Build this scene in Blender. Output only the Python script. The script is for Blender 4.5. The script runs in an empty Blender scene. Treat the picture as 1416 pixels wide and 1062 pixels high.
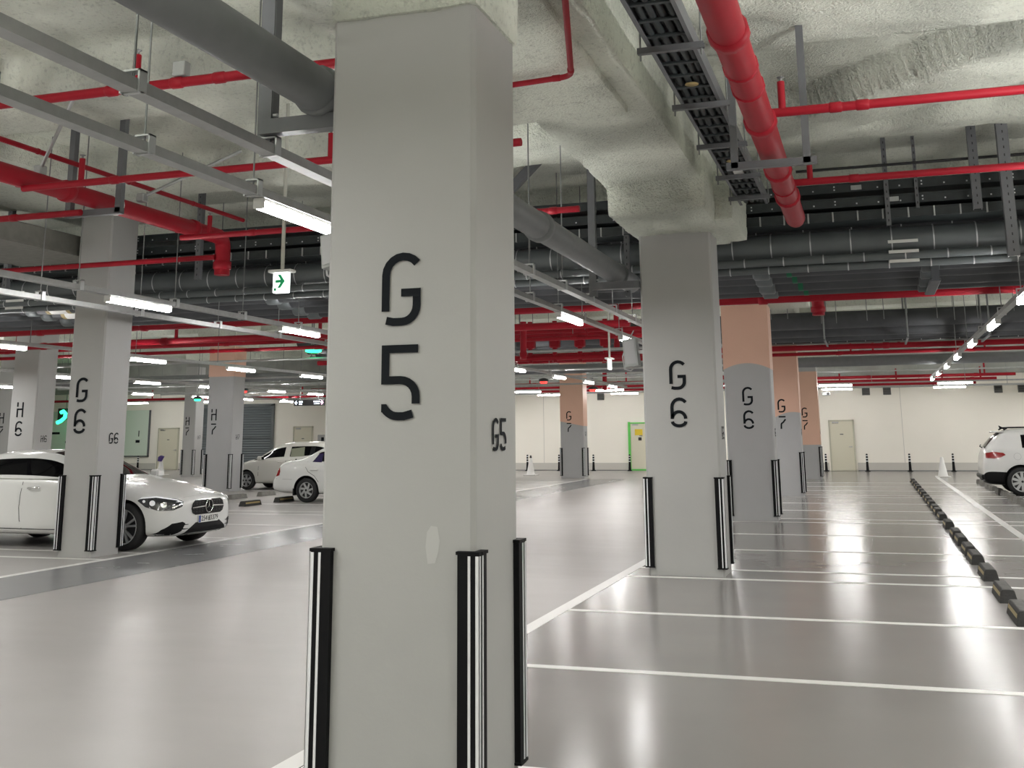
import bpy, bmesh, math, random
from mathutils import Vector, Matrix, noise
from mathutils.bvhtree import BVHTree
random.seed(7)
PI = math.pi
COL = bpy.context.scene.collection
SC = bpy.context.scene
ORD = ['first','second','third','fourth','fifth','sixth','seventh','eighth','ninth','tenth','eleventh','twelfth','thirteenth','fourteenth',
       'fifteenth','sixteenth','seventeenth','eighteenth','nineteenth','twentieth','twenty-first','twenty-second','twenty-third','twenty-fourth']

# ------------------------------------------------------------------ materials
def mat(name, col, rough=0.5, metal=0.0, noise_amt=0.0, noise_scale=8.0, bump=0.0, bump_scale=30.0, emit=None, estr=0.0, coat=0.0, spec=0.5):
    m = bpy.data.materials.new(name); m.use_nodes = True
    nt = m.node_tree; b = nt.nodes['Principled BSDF']
    b.inputs['Base Color'].default_value = (*col, 1); b.inputs['Roughness'].default_value = rough
    b.inputs['Metallic'].default_value = metal; b.inputs['Coat Weight'].default_value = coat
    b.inputs['Specular IOR Level'].default_value = spec
    if emit:
        b.inputs['Emission Color'].default_value = (*emit, 1); b.inputs['Emission Strength'].default_value = estr
    if noise_amt > 0 or bump > 0:
        tc = nt.nodes.new('ShaderNodeTexCoord')
    if noise_amt > 0:
        n = nt.nodes.new('ShaderNodeTexNoise'); n.inputs['Scale'].default_value = noise_scale; n.inputs['Detail'].default_value = 5
        nt.links.new(tc.outputs['Object'], n.inputs['Vector'])
        r = nt.nodes.new('ShaderNodeMapRange'); r.inputs['From Min'].default_value = .3; r.inputs['From Max'].default_value = .7
        r.inputs['To Min'].default_value = 1 - noise_amt; r.inputs['To Max'].default_value = 1 + noise_amt
        nt.links.new(n.outputs['Fac'], r.inputs['Value'])
        mx = nt.nodes.new('ShaderNodeVectorMath'); mx.operation = 'SCALE'; mx.inputs[0].default_value = col
        nt.links.new(r.outputs['Result'], mx.inputs['Scale']); nt.links.new(mx.outputs['Vector'], b.inputs['Base Color'])
    if bump > 0:
        n2 = nt.nodes.new('ShaderNodeTexNoise'); n2.inputs['Scale'].default_value = bump_scale; n2.inputs['Detail'].default_value = 6
        n2.inputs['Roughness'].default_value = .65
        nt.links.new(tc.outputs['Object'], n2.inputs['Vector'])
        bp = nt.nodes.new('ShaderNodeBump'); bp.inputs['Strength'].default_value = bump; bp.inputs['Distance'].default_value = .05
        nt.links.new(n2.outputs['Fac'], bp.inputs['Height']); nt.links.new(bp.outputs['Normal'], b.inputs['Normal'])
    return m

def floor_mat(name, col, rough):
    m = mat(name, col, rough, noise_amt=.0, spec=.2)
    nt = m.node_tree; b = nt.nodes['Principled BSDF']
    tc = nt.nodes.new('ShaderNodeTexCoord')
    def nz(scale, detail=4, sc=(1,1,1)):
        mp = nt.nodes.new('ShaderNodeMapping'); mp.inputs['Scale'].default_value = sc
        nt.links.new(tc.outputs['Object'], mp.inputs['Vector'])
        n = nt.nodes.new('ShaderNodeTexNoise'); n.inputs['Scale'].default_value = scale; n.inputs['Detail'].default_value = detail
        nt.links.new(mp.outputs['Vector'], n.inputs['Vector']); return n
    n1 = nz(.55, 5); n2 = nz(2.2, 7, (.6,1.6,1))
    r = nt.nodes.new('ShaderNodeMapRange'); r.inputs['From Min'].default_value = .3; r.inputs['From Max'].default_value = .7
    r.inputs['To Min'].default_value = .93; r.inputs['To Max'].default_value = 1.06
    nt.links.new(n1.outputs['Fac'], r.inputs['Value'])
    sc = nt.nodes.new('ShaderNodeVectorMath'); sc.operation = 'SCALE'; sc.inputs[0].default_value = col
    nt.links.new(r.outputs['Result'], sc.inputs['Scale']); nt.links.new(sc.outputs['Vector'], b.inputs['Base Color'])
    r2 = nt.nodes.new('ShaderNodeMapRange'); r2.inputs['From Min'].default_value = .3; r2.inputs['From Max'].default_value = .7
    r2.inputs['To Min'].default_value = rough*.96; r2.inputs['To Max'].default_value = rough*1.06
    nt.links.new(n2.outputs['Fac'], r2.inputs['Value']); nt.links.new(r2.outputs['Result'], b.inputs['Roughness'])
    return m

def spray_mat(name, col):
    m = mat(name, col, .95, spec=.1)
    nt = m.node_tree; b = nt.nodes['Principled BSDF']
    tc = nt.nodes.new('ShaderNodeTexCoord')
    n = nt.nodes.new('ShaderNodeTexNoise'); n.inputs['Scale'].default_value = 20; n.inputs['Detail'].default_value = 8; n.inputs['Roughness'].default_value = .7
    v = nt.nodes.new('ShaderNodeTexNoise'); v.inputs['Scale'].default_value = 45; v.inputs['Detail'].default_value = 4
    big = nt.nodes.new('ShaderNodeTexNoise'); big.inputs['Scale'].default_value = 1.1; big.inputs['Detail'].default_value = 2
    for q in (n, v, big): nt.links.new(tc.outputs['Object'], q.inputs['Vector'])
    ad = nt.nodes.new('ShaderNodeMath'); ad.operation = 'ADD'
    nt.links.new(n.outputs['Fac'], ad.inputs[0]); nt.links.new(v.outputs['Fac'], ad.inputs[1])
    bp = nt.nodes.new('ShaderNodeBump'); bp.inputs['Distance'].default_value = .09
    rs = nt.nodes.new('ShaderNodeMapRange'); rs.inputs['From Min'].default_value = .35; rs.inputs['From Max'].default_value = .65
    rs.inputs['To Min'].default_value = .5; rs.inputs['To Max'].default_value = 1.0
    nt.links.new(big.outputs['Fac'], rs.inputs['Value']); nt.links.new(rs.outputs['Result'], bp.inputs['Strength'])
    nt.links.new(ad.outputs['Value'], bp.inputs['Height']); nt.links.new(bp.outputs['Normal'], b.inputs['Normal'])
    cr = nt.nodes.new('ShaderNodeMapRange'); cr.inputs['From Min'].default_value = .36; cr.inputs['From Max'].default_value = .47
    cr.inputs['To Min'].default_value = .8; cr.inputs['To Max'].default_value = 1.0
    nt.links.new(n.outputs['Fac'], cr.inputs['Value'])
    sc = nt.nodes.new('ShaderNodeVectorMath'); sc.operation = 'SCALE'; sc.inputs[0].default_value = col
    nt.links.new(cr.outputs['Result'], sc.inputs['Scale']); nt.links.new(sc.outputs['Vector'], b.inputs['Base Color'])
    return m

M = dict(
 aisle=floor_mat('aisle_epoxy', (.345,.329,.32), .33), stall=floor_mat('stall_epoxy', (.245,.234,.225), .19), band=floor_mat('band_epoxy', (.2,.2,.205), .26),
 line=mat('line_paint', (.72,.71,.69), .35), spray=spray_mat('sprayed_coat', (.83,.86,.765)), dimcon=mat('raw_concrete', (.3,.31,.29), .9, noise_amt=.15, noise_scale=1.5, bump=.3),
 wall=mat('wall_paint', (.9,.865,.79), .7, noise_amt=.02, noise_scale=.6), base=mat('base_paint', (.58,.56,.52), .6), wallb=mat('wall_grey', (.5,.49,.46), .8),
 pillar=mat('pillar_paint', (.395,.393,.386), .55, noise_amt=.025, noise_scale=1.7, bump=.04, bump_scale=14), peach=mat('peach_paint', (.72,.45,.34), .55, noise_amt=.02, noise_scale=2),
 pgrey=mat('grey_paint', (.41,.41,.418), .55, noise_amt=.02, noise_scale=2),
 patch=mat('patch_paint', (.465,.468,.458), .6), ink=mat('letter_ink', (.009,.011,.014), .7, spec=.12), rubber=mat('black_rubber', (.005,.005,.006), .6, spec=.15), reflect=mat('reflective_tape', (.75,.76,.78), .3),
 red=mat('red_paint', (.31,.007,.018), .5, spec=.25, noise_amt=.05), grey=mat('grey_pipe', (.17,.178,.185), .5, noise_amt=.05), duct=mat('duct_wrap', (.12,.135,.14), .5, noise_amt=.1, noise_scale=3),
 ductd=mat('dark_wrap', (.055,.058,.064), .6, noise_amt=.15, noise_scale=3), tray=mat('tray_dark', (.025,.032,.034), .5, noise_amt=.2), chan=mat('channel_grey', (.13,.135,.145), .45, noise_amt=.06),
 galv=mat('galvanised', (.42,.43,.43), .4, metal=.55, noise_amt=.08, noise_scale=12), rod=mat('hanger_steel', (.25,.26,.26), .4, metal=.6), strap=mat('strap_alu', (.6,.62,.63), .35, metal=.5),
 tube=mat('lit_diffuser', (.9,.9,.9), .4, emit=(1,.985,.965), estr=90), white=mat('white_enamel', (.75,.75,.73), .4), black=mat('black_plastic', (.01,.01,.011), .45), yellow=mat('yellow_tape', (.45,.33,.06), .5),
 paint=mat('car_white', (.72,.72,.71), .28, coat=.8), silverp=mat('car_warm_white', (.62,.61,.57), .3, coat=.7), glass=mat('car_glass', (.002,.002,.003), .03, spec=.12), tyre=mat('tyre_rubber', (.012,.012,.013), .75), rim=mat('rim_alloy', (.55,.56,.57), .3, metal=.7),
 rimd=mat('rim_dark', (.03,.03,.032), .35, metal=.3), chrome=mat('chrome', (.7,.7,.7), .12, metal=1), trim=mat('black_trim', (.006,.006,.007), .5, spec=.2), lampg=mat('lamp_glass', (.03,.032,.035), .08, coat=1), lampw=mat('lamp_lens', (.8,.82,.85), .15, emit=(1,1,1), estr=.25),
 tail=mat('tail_lens', (.3,.012,.015), .15, coat=1), plate=mat('plate_white', (.78,.78,.76), .4), blue=mat('plate_blue', (.02,.05,.25), .4), violet=mat('violet_screen', (.02,.012,.07), .2), greeny=mat('seat_view', (.2,.21,.15), .5),
 door=mat('door_cream', (.66,.63,.51), .5), dframe=mat('door_frame_paint', (.5,.485,.39), .5), green=mat('green_frame', (.12,.55,.1), .5), shutter=mat('shutter_grey', (.13,.15,.16), .5), vent=mat('vent_grey', (.12,.12,.115), .6),
 steel=mat('brushed_steel', (.5,.5,.5), .3, metal=.9), cone=mat('cone_white', (.75,.74,.73), .5), purple=mat('purple_tag', (.07,.04,.2), .5), speaker=mat('speaker_grey', (.36,.375,.365), .6), poleb=mat('beige_pole', (.5,.5,.45), .5),
 exitg=mat('exit_white', (.9,.95,.92), .5, emit=(.92,1,.96), estr=2.2), exitink=mat('exit_green', (.0,.28,.1), .5, emit=(0,.3,.1), estr=.35), glow=mat('lit_green', (.02,.5,.2), .4, emit=(.05,1,.45), estr=2.5), glowr=mat('lit_red', (.5,.03,.02), .4, emit=(1,.05,.04), estr=2.5),
 led=mat('led_white', (.8,.85,.9), .4, emit=(.75,.85,1), estr=2.0), ledp=mat('led_pink', (.8,.5,.7), .4, emit=(1,.5,.8), estr=2.0), mural=mat('mural_green', (.66,.76,.66), .6), stop=mat('stop_rubber', (.022,.021,.02), .7, noise_amt=.3, noise_scale=20, bump=.2), stoptop=mat('stop_top', (.09,.088,.082), .8, noise_amt=.3, noise_scale=15), stopy=mat('stop_strip', (.33,.25,.1), .5), stopg=mat('stop_grey', (.16,.155,.14), .7, noise_amt=.2, noise_scale=10),
 dgreen=mat('green_tape', (.0,.12,.05), .5), sticker=mat('sticker_yellow', (.75,.55,.03), .5), foam=mat('sound_board', (.19,.185,.165), .9, noise_amt=.1),
)

# ------------------------------------------------------------------ mesh builder
class MB:
    def __init__(s): s.v=[]; s.f=[]; s.m=[]; s.s=[]
    def add(s, vs, fs, mi=0, smooth=False):
        o=len(s.v); s.v += [Vector(v) for v in vs]
        for f in fs: s.f.append([i+o for i in f]); s.m.append(mi); s.s.append(smooth)
        return s
    def box(s,x0,x1,y0,y1,z0,z1,mi=0):
        return s.add([(x0,y0,z0),(x1,y0,z0),(x1,y1,z0),(x0,y1,z0),(x0,y0,z1),(x1,y0,z1),(x1,y1,z1),(x0,y1,z1)],
              [(0,3,2,1),(4,5,6,7),(0,1,5,4),(1,2,6,5),(2,3,7,6),(3,0,4,7)],mi)
    def bbox(s,x0,x1,y0,y1,z0,z1,b=.005,mi=0):      # chamfered box
        xs=(x0,x1); ys=(y0,y1); zs=(z0,z1)
        bm=bmesh.new(); bmesh.ops.create_cube(bm,size=1)
        for v in bm.verts: v.co=Vector((x0 if v.co.x<0 else x1, y0 if v.co.y<0 else y1, z0 if v.co.z<0 else z1))
        bmesh.ops.bevel(bm,geom=list(bm.edges),offset=b,segments=1,affect='EDGES',profile=.5)
        bm.verts.index_update(); s.add([v.co.copy() for v in bm.verts],[[v.index for v in f.verts] for f in bm.faces],mi); bm.free(); return s
    def tube(s,path,r,n=12,mi=0,caps=True):
        path=[Vector(p) for p in path]; rings=[]; N=len(path)
        rr=r if isinstance(r,(list,tuple)) else [r]*N
        up=None; vs=[]
        for i,p in enumerate(path):
            if i==0: d=path[1]-p
            elif i==N-1: d=p-path[i-1]
            else: d=(path[i+1]-p).normalized()+(p-path[i-1]).normalized()
            d.normalize()
            if up is None: up=Vector((0,0,1)) if abs(d.z)<.9 else Vector((0,1,0))
            a=d.cross(up)
            if a.length<1e-4: up=Vector((1,0,0)); a=d.cross(up)
            a.normalize(); b=a.cross(d).normalized(); up=b
            for k in range(n):
                t=2*PI*k/n; vs.append(p+(a*math.cos(t)+b*math.sin(t))*rr[i])
        fs=[]
        for i in range(N-1):
            for k in range(n):
                k2=(k+1)%n; fs.append((i*n+k,i*n+k2,(i+1)*n+k2,(i+1)*n+k))
        s.add(vs,fs,mi,True)
        if caps: s.add([vs[k] for k in range(n)],[tuple(range(n))],mi); s.add([vs[(N-1)*n+k] for k in range(n)],[tuple(range(n-1,-1,-1))],mi)
        return s
    def cyl(s,p0,p1,r,n=12,mi=0): return s.tube([p0,p1],r,n,mi)
    def prism(s,poly,fn,mi=0,smooth=False):          # poly 2D CCW; fn(u,v,t) t in 0,1
        n=len(poly); vs=[fn(u,v,0) for u,v in poly]+[fn(u,v,1) for u,v in poly]
        fs=[tuple(range(n-1,-1,-1)),tuple(range(n,2*n))]+[(i,(i+1)%n,n+(i+1)%n,n+i) for i in range(n)]
        return s.add(vs,fs,mi,smooth)
    def lathe(s,prof,c,n=16,mi=0):                   # prof [(r,z)]
        vs=[];fs=[]
        for r,z in prof:
            for k in range(n):
                t=2*PI*k/n; vs.append((c[0]+r*math.cos(t),c[1]+r*math.sin(t),c[2]+z))
        for i in range(len(prof)-1):
            for k in range(n):
                k2=(k+1)%n; fs.append((i*n+k,i*n+k2,(i+1)*n+k2,(i+1)*n+k))
        s.add(vs,fs,mi,True); 
        m=len(prof)-1
        return s.add([vs[m*n+k] for k in range(n)],[tuple(range(n))],mi)
    def rough(s,x0,x1,y0,y1,z0,z1,step=.12,amp=.025,r=.06,mi=0,faces='xXyYz'):
        cx=((x0+x1)/2,(y0+y1)/2,(z0+z1)/2)
        def P(x,y,z):
            ix=min(max(x,x0+r),x1-r); iy=min(max(y,y0+r),y1-r); iz=max(z,z0+r)
            d=Vector((x-ix,y-iy,z-iz)); p=Vector((ix,iy,iz))
            if d.length>1e-6: d.normalize(); p=p+d*r
            else: d=Vector((0,0,-1))
            q=p*2.2; a=noise.noise(q)*.6+noise.noise(p*7)*.5
            return p+d*(a*amp)
        def lin(a,b):
            k=max(2,int((b-a)/step)); return [a+(b-a)*i/k for i in range(k+1)]
        X,Y,Z=lin(x0,x1),lin(y0,y1),lin(z0,z1)
        def grid(A,B,f,flip):
            vs=[f(a,b) for a in A for b in B]; nb=len(B); fs=[]
            for i in range(len(A)-1):
                for j in range(nb-1):
                    q=(i*nb+j,(i+1)*nb+j,(i+1)*nb+j+1,i*nb+j+1); fs.append(q[::-1] if flip else q)
            s.add(vs,fs,mi,True)
        if 'z' in faces: grid(X,Y,lambda a,b:P(a,b,z0),True)
        if 'x' in faces: grid(Y,Z,lambda a,b:P(x0,a,b),True)
        if 'X' in faces: grid(Y,Z,lambda a,b:P(x1,a,b),False)
        if 'y' in faces: grid(X,Z,lambda a,b:P(a,y0,b),False)
        if 'Y' in faces: grid(X,Z,lambda a,b:P(a,y1,b),True)
        return s
    def build(s,name,mats,parent=None,label=None):
        off=Vector((0,0,0)); p=parent
        while p is not None: off=off+p.location; p=p.parent
        me=bpy.data.meshes.new(name)
        me.from_pydata([tuple(v-off) for v in s.v],[],s.f)
        if not isinstance(mats,(list,tuple)): mats=[mats]
        for m in mats: me.materials.append(m)
        me.polygons.foreach_set('material_index',s.m); me.polygons.foreach_set('use_smooth',s.s); me.update()
        o=bpy.data.objects.new(name,me); COL.objects.link(o)
        if parent: o.parent=parent
        if label: o['label']=label
        return o

def tag(o,label,cat,group=None,kind=None):
    o['label']=label; o['category']=cat
    if group: o['group']=group
    if kind: o['kind']=kind
    return o
def thing(name,label,cat,loc=(0,0,0),group=None):
    o=bpy.data.objects.new(name,None); COL.objects.link(o); o.location=loc; o.empty_display_size=.1
    return tag(o,label,cat,group)
def struct(name,mb,m,label=None):
    o=mb.build(name,m); o['kind']='structure'
    if label: o['label']=label
    return o
def dup(root,loc,label,rotz=None,group=None):
    r=root.copy(); COL.objects.link(r); r.location=loc; r['label']=label
    if rotz is not None: r.rotation_euler=(0,0,rotz)
    if group: r['group']=group
    for ch in list(root.children):
        c=ch.copy(); COL.objects.link(c); c.parent=r
        for g in list(ch.children):
            d=g.copy(); COL.objects.link(d); d.parent=c
    return r

# ------------------------------------------------------------------ setting
LX=-44.0; RX=14.0; YB=-12.0; YW=49.0; ZC=5.45
def quad(x0,x1,y0,y1,z): return MB().add([(x0,y0,z),(x1,y0,z),(x1,y1,z),(x0,y1,z)],[(0,1,2,3)])
fl=MB().add([(LX,YB,0),(-2.9,YB,0),(-2.9,YW,0),(LX,YW,0)],[(0,1,2,3)],0).add([(-2.9,YB,0),(RX,YB,0),(RX,YW,0),(-2.9,YW,0)],[(0,1,2,3)],1)
struct('floor',fl,[M['aisle'],M['stall']])
struct('floor_band_marking',quad(-10.0,-8.62,YB,39.6,.002),M['band'],'dark grey painted band along the left edge of the aisle')
def stripe(x0,x1,y0,y1,lbl):
    struct('floor_line_marking',MB().box(x0,x1,y0,y1,.0,.003),M['line'],lbl)
bay=8.25
stripe(-2.97,-2.84,-4,39.5,'white floor line along the aisle edge of the right stalls')
stripe(-10.13,-10.0,-4,39.5,'white floor line along the left edge of the dark band')
stripe(2.03,2.16,3,42.5,'white floor line behind the row of wheel stops')
ys=[]
for k in range(-1,4):
    for y in (5.5,7.85,10.34,12.91): ys.append(y+k*bay)
ys=sorted(y for y in ys if 3<y<38.5)
for i,y in enumerate(ys):
    stripe(-2.85,6.9,y-.05,y+.05,f'{ORD[i]} white stall line from the camera on the right')
    if y>7: stripe(-15.2,-10.1,y-.05,y+.05,f'{ORD[i]} white stall line from the camera on the left')
# ceiling : sprayed ribbed slab near the camera
def smooth(a,b,x):
    t=min(1,max(0,(x-a)/(b-a))); return t*t*(3-2*t)
def ceil_z(x,y):
    z=5.36
    def rib(a,b,zz,w=.07):
        return smooth(a-w,a,y)*(1-smooth(b,b+w,y))*(5.36-zz)
    e=0.0
    if x>-.55: e=.85*(x+.55)
    d=rib(11.9-e,13.5,5.0)
    if x>-.3:      # a groove that opens to the right inside the last rib
        g0=12.9-.8*(x+.3); 
        d-= .22*smooth(g0-.12,g0,y)*(1-smooth(12.45,12.6,y))
    for a,b in ((8.35,9.5),(4.9,6.0),(1.4,2.5)):
        ee=.5*e if a>6 else 0
        d=max(d,rib(a-ee,b,5.0))
    z-=d
    p=Vector((x,y,0))
    z+=noise.noise(p*1.1)*.035+noise.noise(p*4.5)*.018+noise.noise(p*11)*.008
    return z
cb=MB(); xs=[]; x=-17.0
while x<6.01: xs.append(x); x+=.085
yy=[]; y=2.6
while y<12.86: yy.append(y); y+=.045
vs=[(a,b,ceil_z(a,b)) for a in xs for b in yy]; nb=len(yy); fs=[]
for i in range(len(xs)-1):
    for j in range(nb-1): fs.append((i*nb+j,i*nb+j+1,(i+1)*nb+j+1,(i+1)*nb+j))
cb.add(vs,fs,0,True)
ye=yy[-1]
edge=[(a,ye,ceil_z(a,ye)) for a in xs]; n=len(edge)
cb.add(edge+[(a,ye+.03,5.7) for a in xs],[(i,n+i,n+i+1,i+1) for i in range(n-1)],0)
struct('ceiling',cb,M['spray'])
up=MB().add([(LX,ye,5.62),(RX,ye,5.62),(RX,YW,5.62),(LX,YW,5.62)],[(0,3,2,1)])
for a,b in ((13.6,14.5),(16.9,17.8),(20.6,22.2),(24.9,25.9),(28.9,30.4),(33,34),(36.6,37.6),(40,41.4),(44.6,45.6)):
    up.rough(-31,9,a,b,5.2,5.62,step=.5,amp=.03,r=.1,faces='yYz')
struct('ceiling_rear',up,M['spray'])
s2=MB().add([(LX,YB,5.4),(RX,YB,5.4),(RX,2.7,5.4),(LX,2.7,5.4)],[(0,3,2,1)])
s2.add([(LX,2.6,5.4),(-16.9,2.6,5.4),(-16.9,ye+.03,5.4),(LX,ye+.03,5.4)],[(0,3,2,1)]).add([(5.9,2.6,5.4),(RX,2.6,5.4),(RX,ye+.03,5.4),(5.9,ye+.03,5.4)],[(0,3,2,1)])
struct('ceiling_side',s2,M['spray'])
bmG=MB().rough(-2.76,-1.62,YB+.2,47,4.4,5.55,step=.11,amp=.03,r=.05,faces='xXz') if False else MB()
bmG.rough(-2.76,-1.62,3.0,14.15,4.4,5.6,step=.09,amp=.035,r=.06)
bmG.rough(-2.8,-1.6,15.2,46,4.5,5.6,step=.4,amp=.03,r=.06)
struct('ceiling_beam',bmG,M['spray'],'white sprayed beam running over the G pillars')
hd=MB().rough(-3.4,-1.82,3.2,8.95,4.33,5.6,step=.09,amp=.035,r=.07)
struct('ceiling_drop_beam',hd,M['spray'],'wide sprayed haunch above the pillar painted G 5')
hb=MB().rough(-2.7,-1.58,11.75,14.15,4.03,5.5,step=.08,amp=.03,r=.05)
hb.rough(-1.75,-1.36,12.5,14.1,4.05,5.5,step=.1,amp=.02,r=.05)
struct('ceiling_haunch_beam',hb,M['spray'],'stepped sprayed haunch above the near pillar painted G 6')
hl=MB().rough(-11.9,-9.75,8.5,14.3,4.93,5.6,step=.14,amp=.04,r=.09)
for yr in (21.3,29.55,40.4):
    hl.rough(-3.0,-1.0,yr-.35,yr+1.1,4.05,5.6,step=.25,amp=.02,r=.05)
    hl.rough(-11.6,-10.2,yr-.35,yr+1.1,4.4,5.6,step=.25,amp=.02,r=.05)
    hl.rough(-19.9,-18.5,yr-.35,yr+1.1,4.4,5.6,step=.25,amp=.02,r=.05)
struct('ceiling_capital_beam',hl,M['spray'],'sprayed capitals above the farther pillars')
# walls
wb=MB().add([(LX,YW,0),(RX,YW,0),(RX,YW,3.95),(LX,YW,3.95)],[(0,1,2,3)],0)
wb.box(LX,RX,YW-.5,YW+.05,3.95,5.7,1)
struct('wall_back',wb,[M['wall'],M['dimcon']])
struct('wall_left',MB().add([(LX,YB,0),(LX,YW,0),(LX,YW,5.7),(LX,YB,5.7)],[(0,1,2,3)]),M['wall'])
struct('wall_right',MB().add([(RX,YB,0),(RX,YW,0),(RX,YW,5.7),(RX,YB,5.7)],[(3,2,1,0)]),M['wall'])
struct('wall_front',MB().add([(LX,YB,0),(RX,YB,0),(RX,YB,5.7),(LX,YB,5.7)],[(3,2,1,0)]),M['wall'])
bsb=MB()
for a,b in ((LX,-35.5),(-34.1,-33.5),(-28.6,-27.6),(-26.3,-10.55),(-9.3,-1.85),(-.68,RX)): bsb.box(a,b,YW-.02,YW,0,.34,0); bsb.box(a,b,YW-.03,YW,0,.03,1)
struct('baseboard_back',bsb,[M['base'],M['chan']])
jn=MB()
for xx in (-14.5,-12.6,-7.6,1.2,6.1): jn.box(xx,xx+.02,YW-.006,YW,.34,3.9)
struct('wall_joint_trim',jn,M['base'],'thin vertical joints in the painted rear wall')

# ------------------------------------------------------------------ lettering
def arc(cx,cy,rx,ry,a0,a1,n=8): return [(cx+rx*math.cos(math.radians(a0+(a1-a0)*i/n)),cy+ry*math.sin(math.radians(a0+(a1-a0)*i/n))) for i in range(n+1)]
# unit box 0..1 wide, 0..1.85 tall (y up), stroke .2
GL={
'G':[([(.1,.37),(.1,1.28)]+arc(.55,1.28,.45,.47,180,38),.2),([(.5,.83),(.9,.83),(.9,.5)]+arc(.52,.5,.38,.4,0,-90,6)+[(.3,.1),(.12,.14)],.2)],
'5':[([(.95,1.75),(.12,1.75),(.12,.98),(.5,.98)]+arc(.5,.58,.4,.4,90,0,6)+[(.9,.4)],.2),([(.03,.3)]+arc(.45,.5,.4,.4,210,270,5)+[(.6,.1),(.82,.16)],.2)],
'6':[([(.1,.52),(.1,1.25)]+arc(.55,1.25,.45,.5,180,35),.2),(arc(.5,.52,.4,.44,165,0,10),.2),(arc(.5,.36,.4,.27,180,360,10),.2)],
'7':[([(.06,1.75),(.95,1.75)],.2),([(.93,1.42),(.62,1.0)]+arc(.85,.6,.5,.5,150,180,4)+[(.33,.1)],.2)],
'H':[([(.12,1.85),(.12,1.3)],.2),([(.12,0),(.12,.98),(.78,.98)],.2),([(.88,0),(.88,1.85)],.2)],
}
def stroke_poly(path,w):
    P=[]
    for a,b in path:
        q=Vector((a,b))
        if not P or (q-P[-1]).length>.012: P.append(q)
    L=[];R=[]
    for i,p in enumerate(P):
        if i==0: d=(P[1]-p).normalized(); m=Vector((-d.y,d.x)); k=1
        elif i==len(P)-1: d=(p-P[i-1]).normalized(); m=Vector((-d.y,d.x)); k=1
        else:
            d0=(p-P[i-1]).normalized(); d1=(P[i+1]-p).normalized()
            n0=Vector((-d0.y,d0.x)); n1=Vector((-d1.y,d1.x)); m=(n0+n1).normalized(); k=1/max(.5,m.dot(n0))
        L.append(p+m*w/2*k); R.append(p-m*w/2*k)
    return L,R
def glyph(mb,ch,fn):
    for path,w in GL[ch]:
        L,R=stroke_poly(path,w); n=len(L)
        vs=[fn(p.x,p.y,t) for t in (0,1) for p in L+R]; o=2*n; fs=[]
        for i in range(n-1):
            fs.append((i,n+i,n+i+1,i+1)); fs.append((o+i,o+i+1,o+n+i+1,o+n+i))
            fs.append((i,i+1,o+i+1,o+i)); fs.append((n+i,o+n+i,o+n+i+1,n+i+1))
        fs.append((0,o,o+n,n)); fs.append((n-1,2*n-1,o+2*n-1,o+n-1))
        mb.add(vs,fs,0)

# ------------------------------------------------------------------ pillars
def guard(parent,cx,cy,sx,sy,z0=.1,z1=1.1):
    """rubber corner guard; sx,sy outward signs of the corner"""
    w=.072; t=.03
    g=MB()
    def bx(mb,u0,u1,o0,o1,a,b,leg,mi=0):
        # leg 0: on y-face (runs along x), leg 1: on x-face
        if leg==0:
            xa,xb=sorted((cx-sx*u0,cx-sx*u1)); ya,yb=sorted((cy+sy*o0,cy+sy*o1))
        else:
            ya,yb=sorted((cy-sy*u0,cy-sy*u1)); xa,xb=sorted((cx+sx*o0,cx+sx*o1))
        mb.box(xa,xb,ya,yb,a,b,mi)
    bx(g,-t,w,0,t,z0,z1,0); bx(g,0,w,0,t,z0,z1,1)
    for a,b in ((z1,z1+.014),(z0-.012,z0)):
        bx(g,-t-.004,w+.006,-.001,t+.006,a,b,0); bx(g,0,w+.006,0,t+.006,a,b,1)
    go=g.build('corner_guard',M['rubber'],parent)
    st=MB()
    for leg in (0,1):
        bx(st,.010,.022,t,t+.003,z0+.005,z1-.005,leg)
        bx(st,-t-.003,-.014,t,t+.003,z0+.005,z1-.005,leg)
    st.build('reflective_strip',M['reflect'],go,'white reflective strip')
    return go
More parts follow.
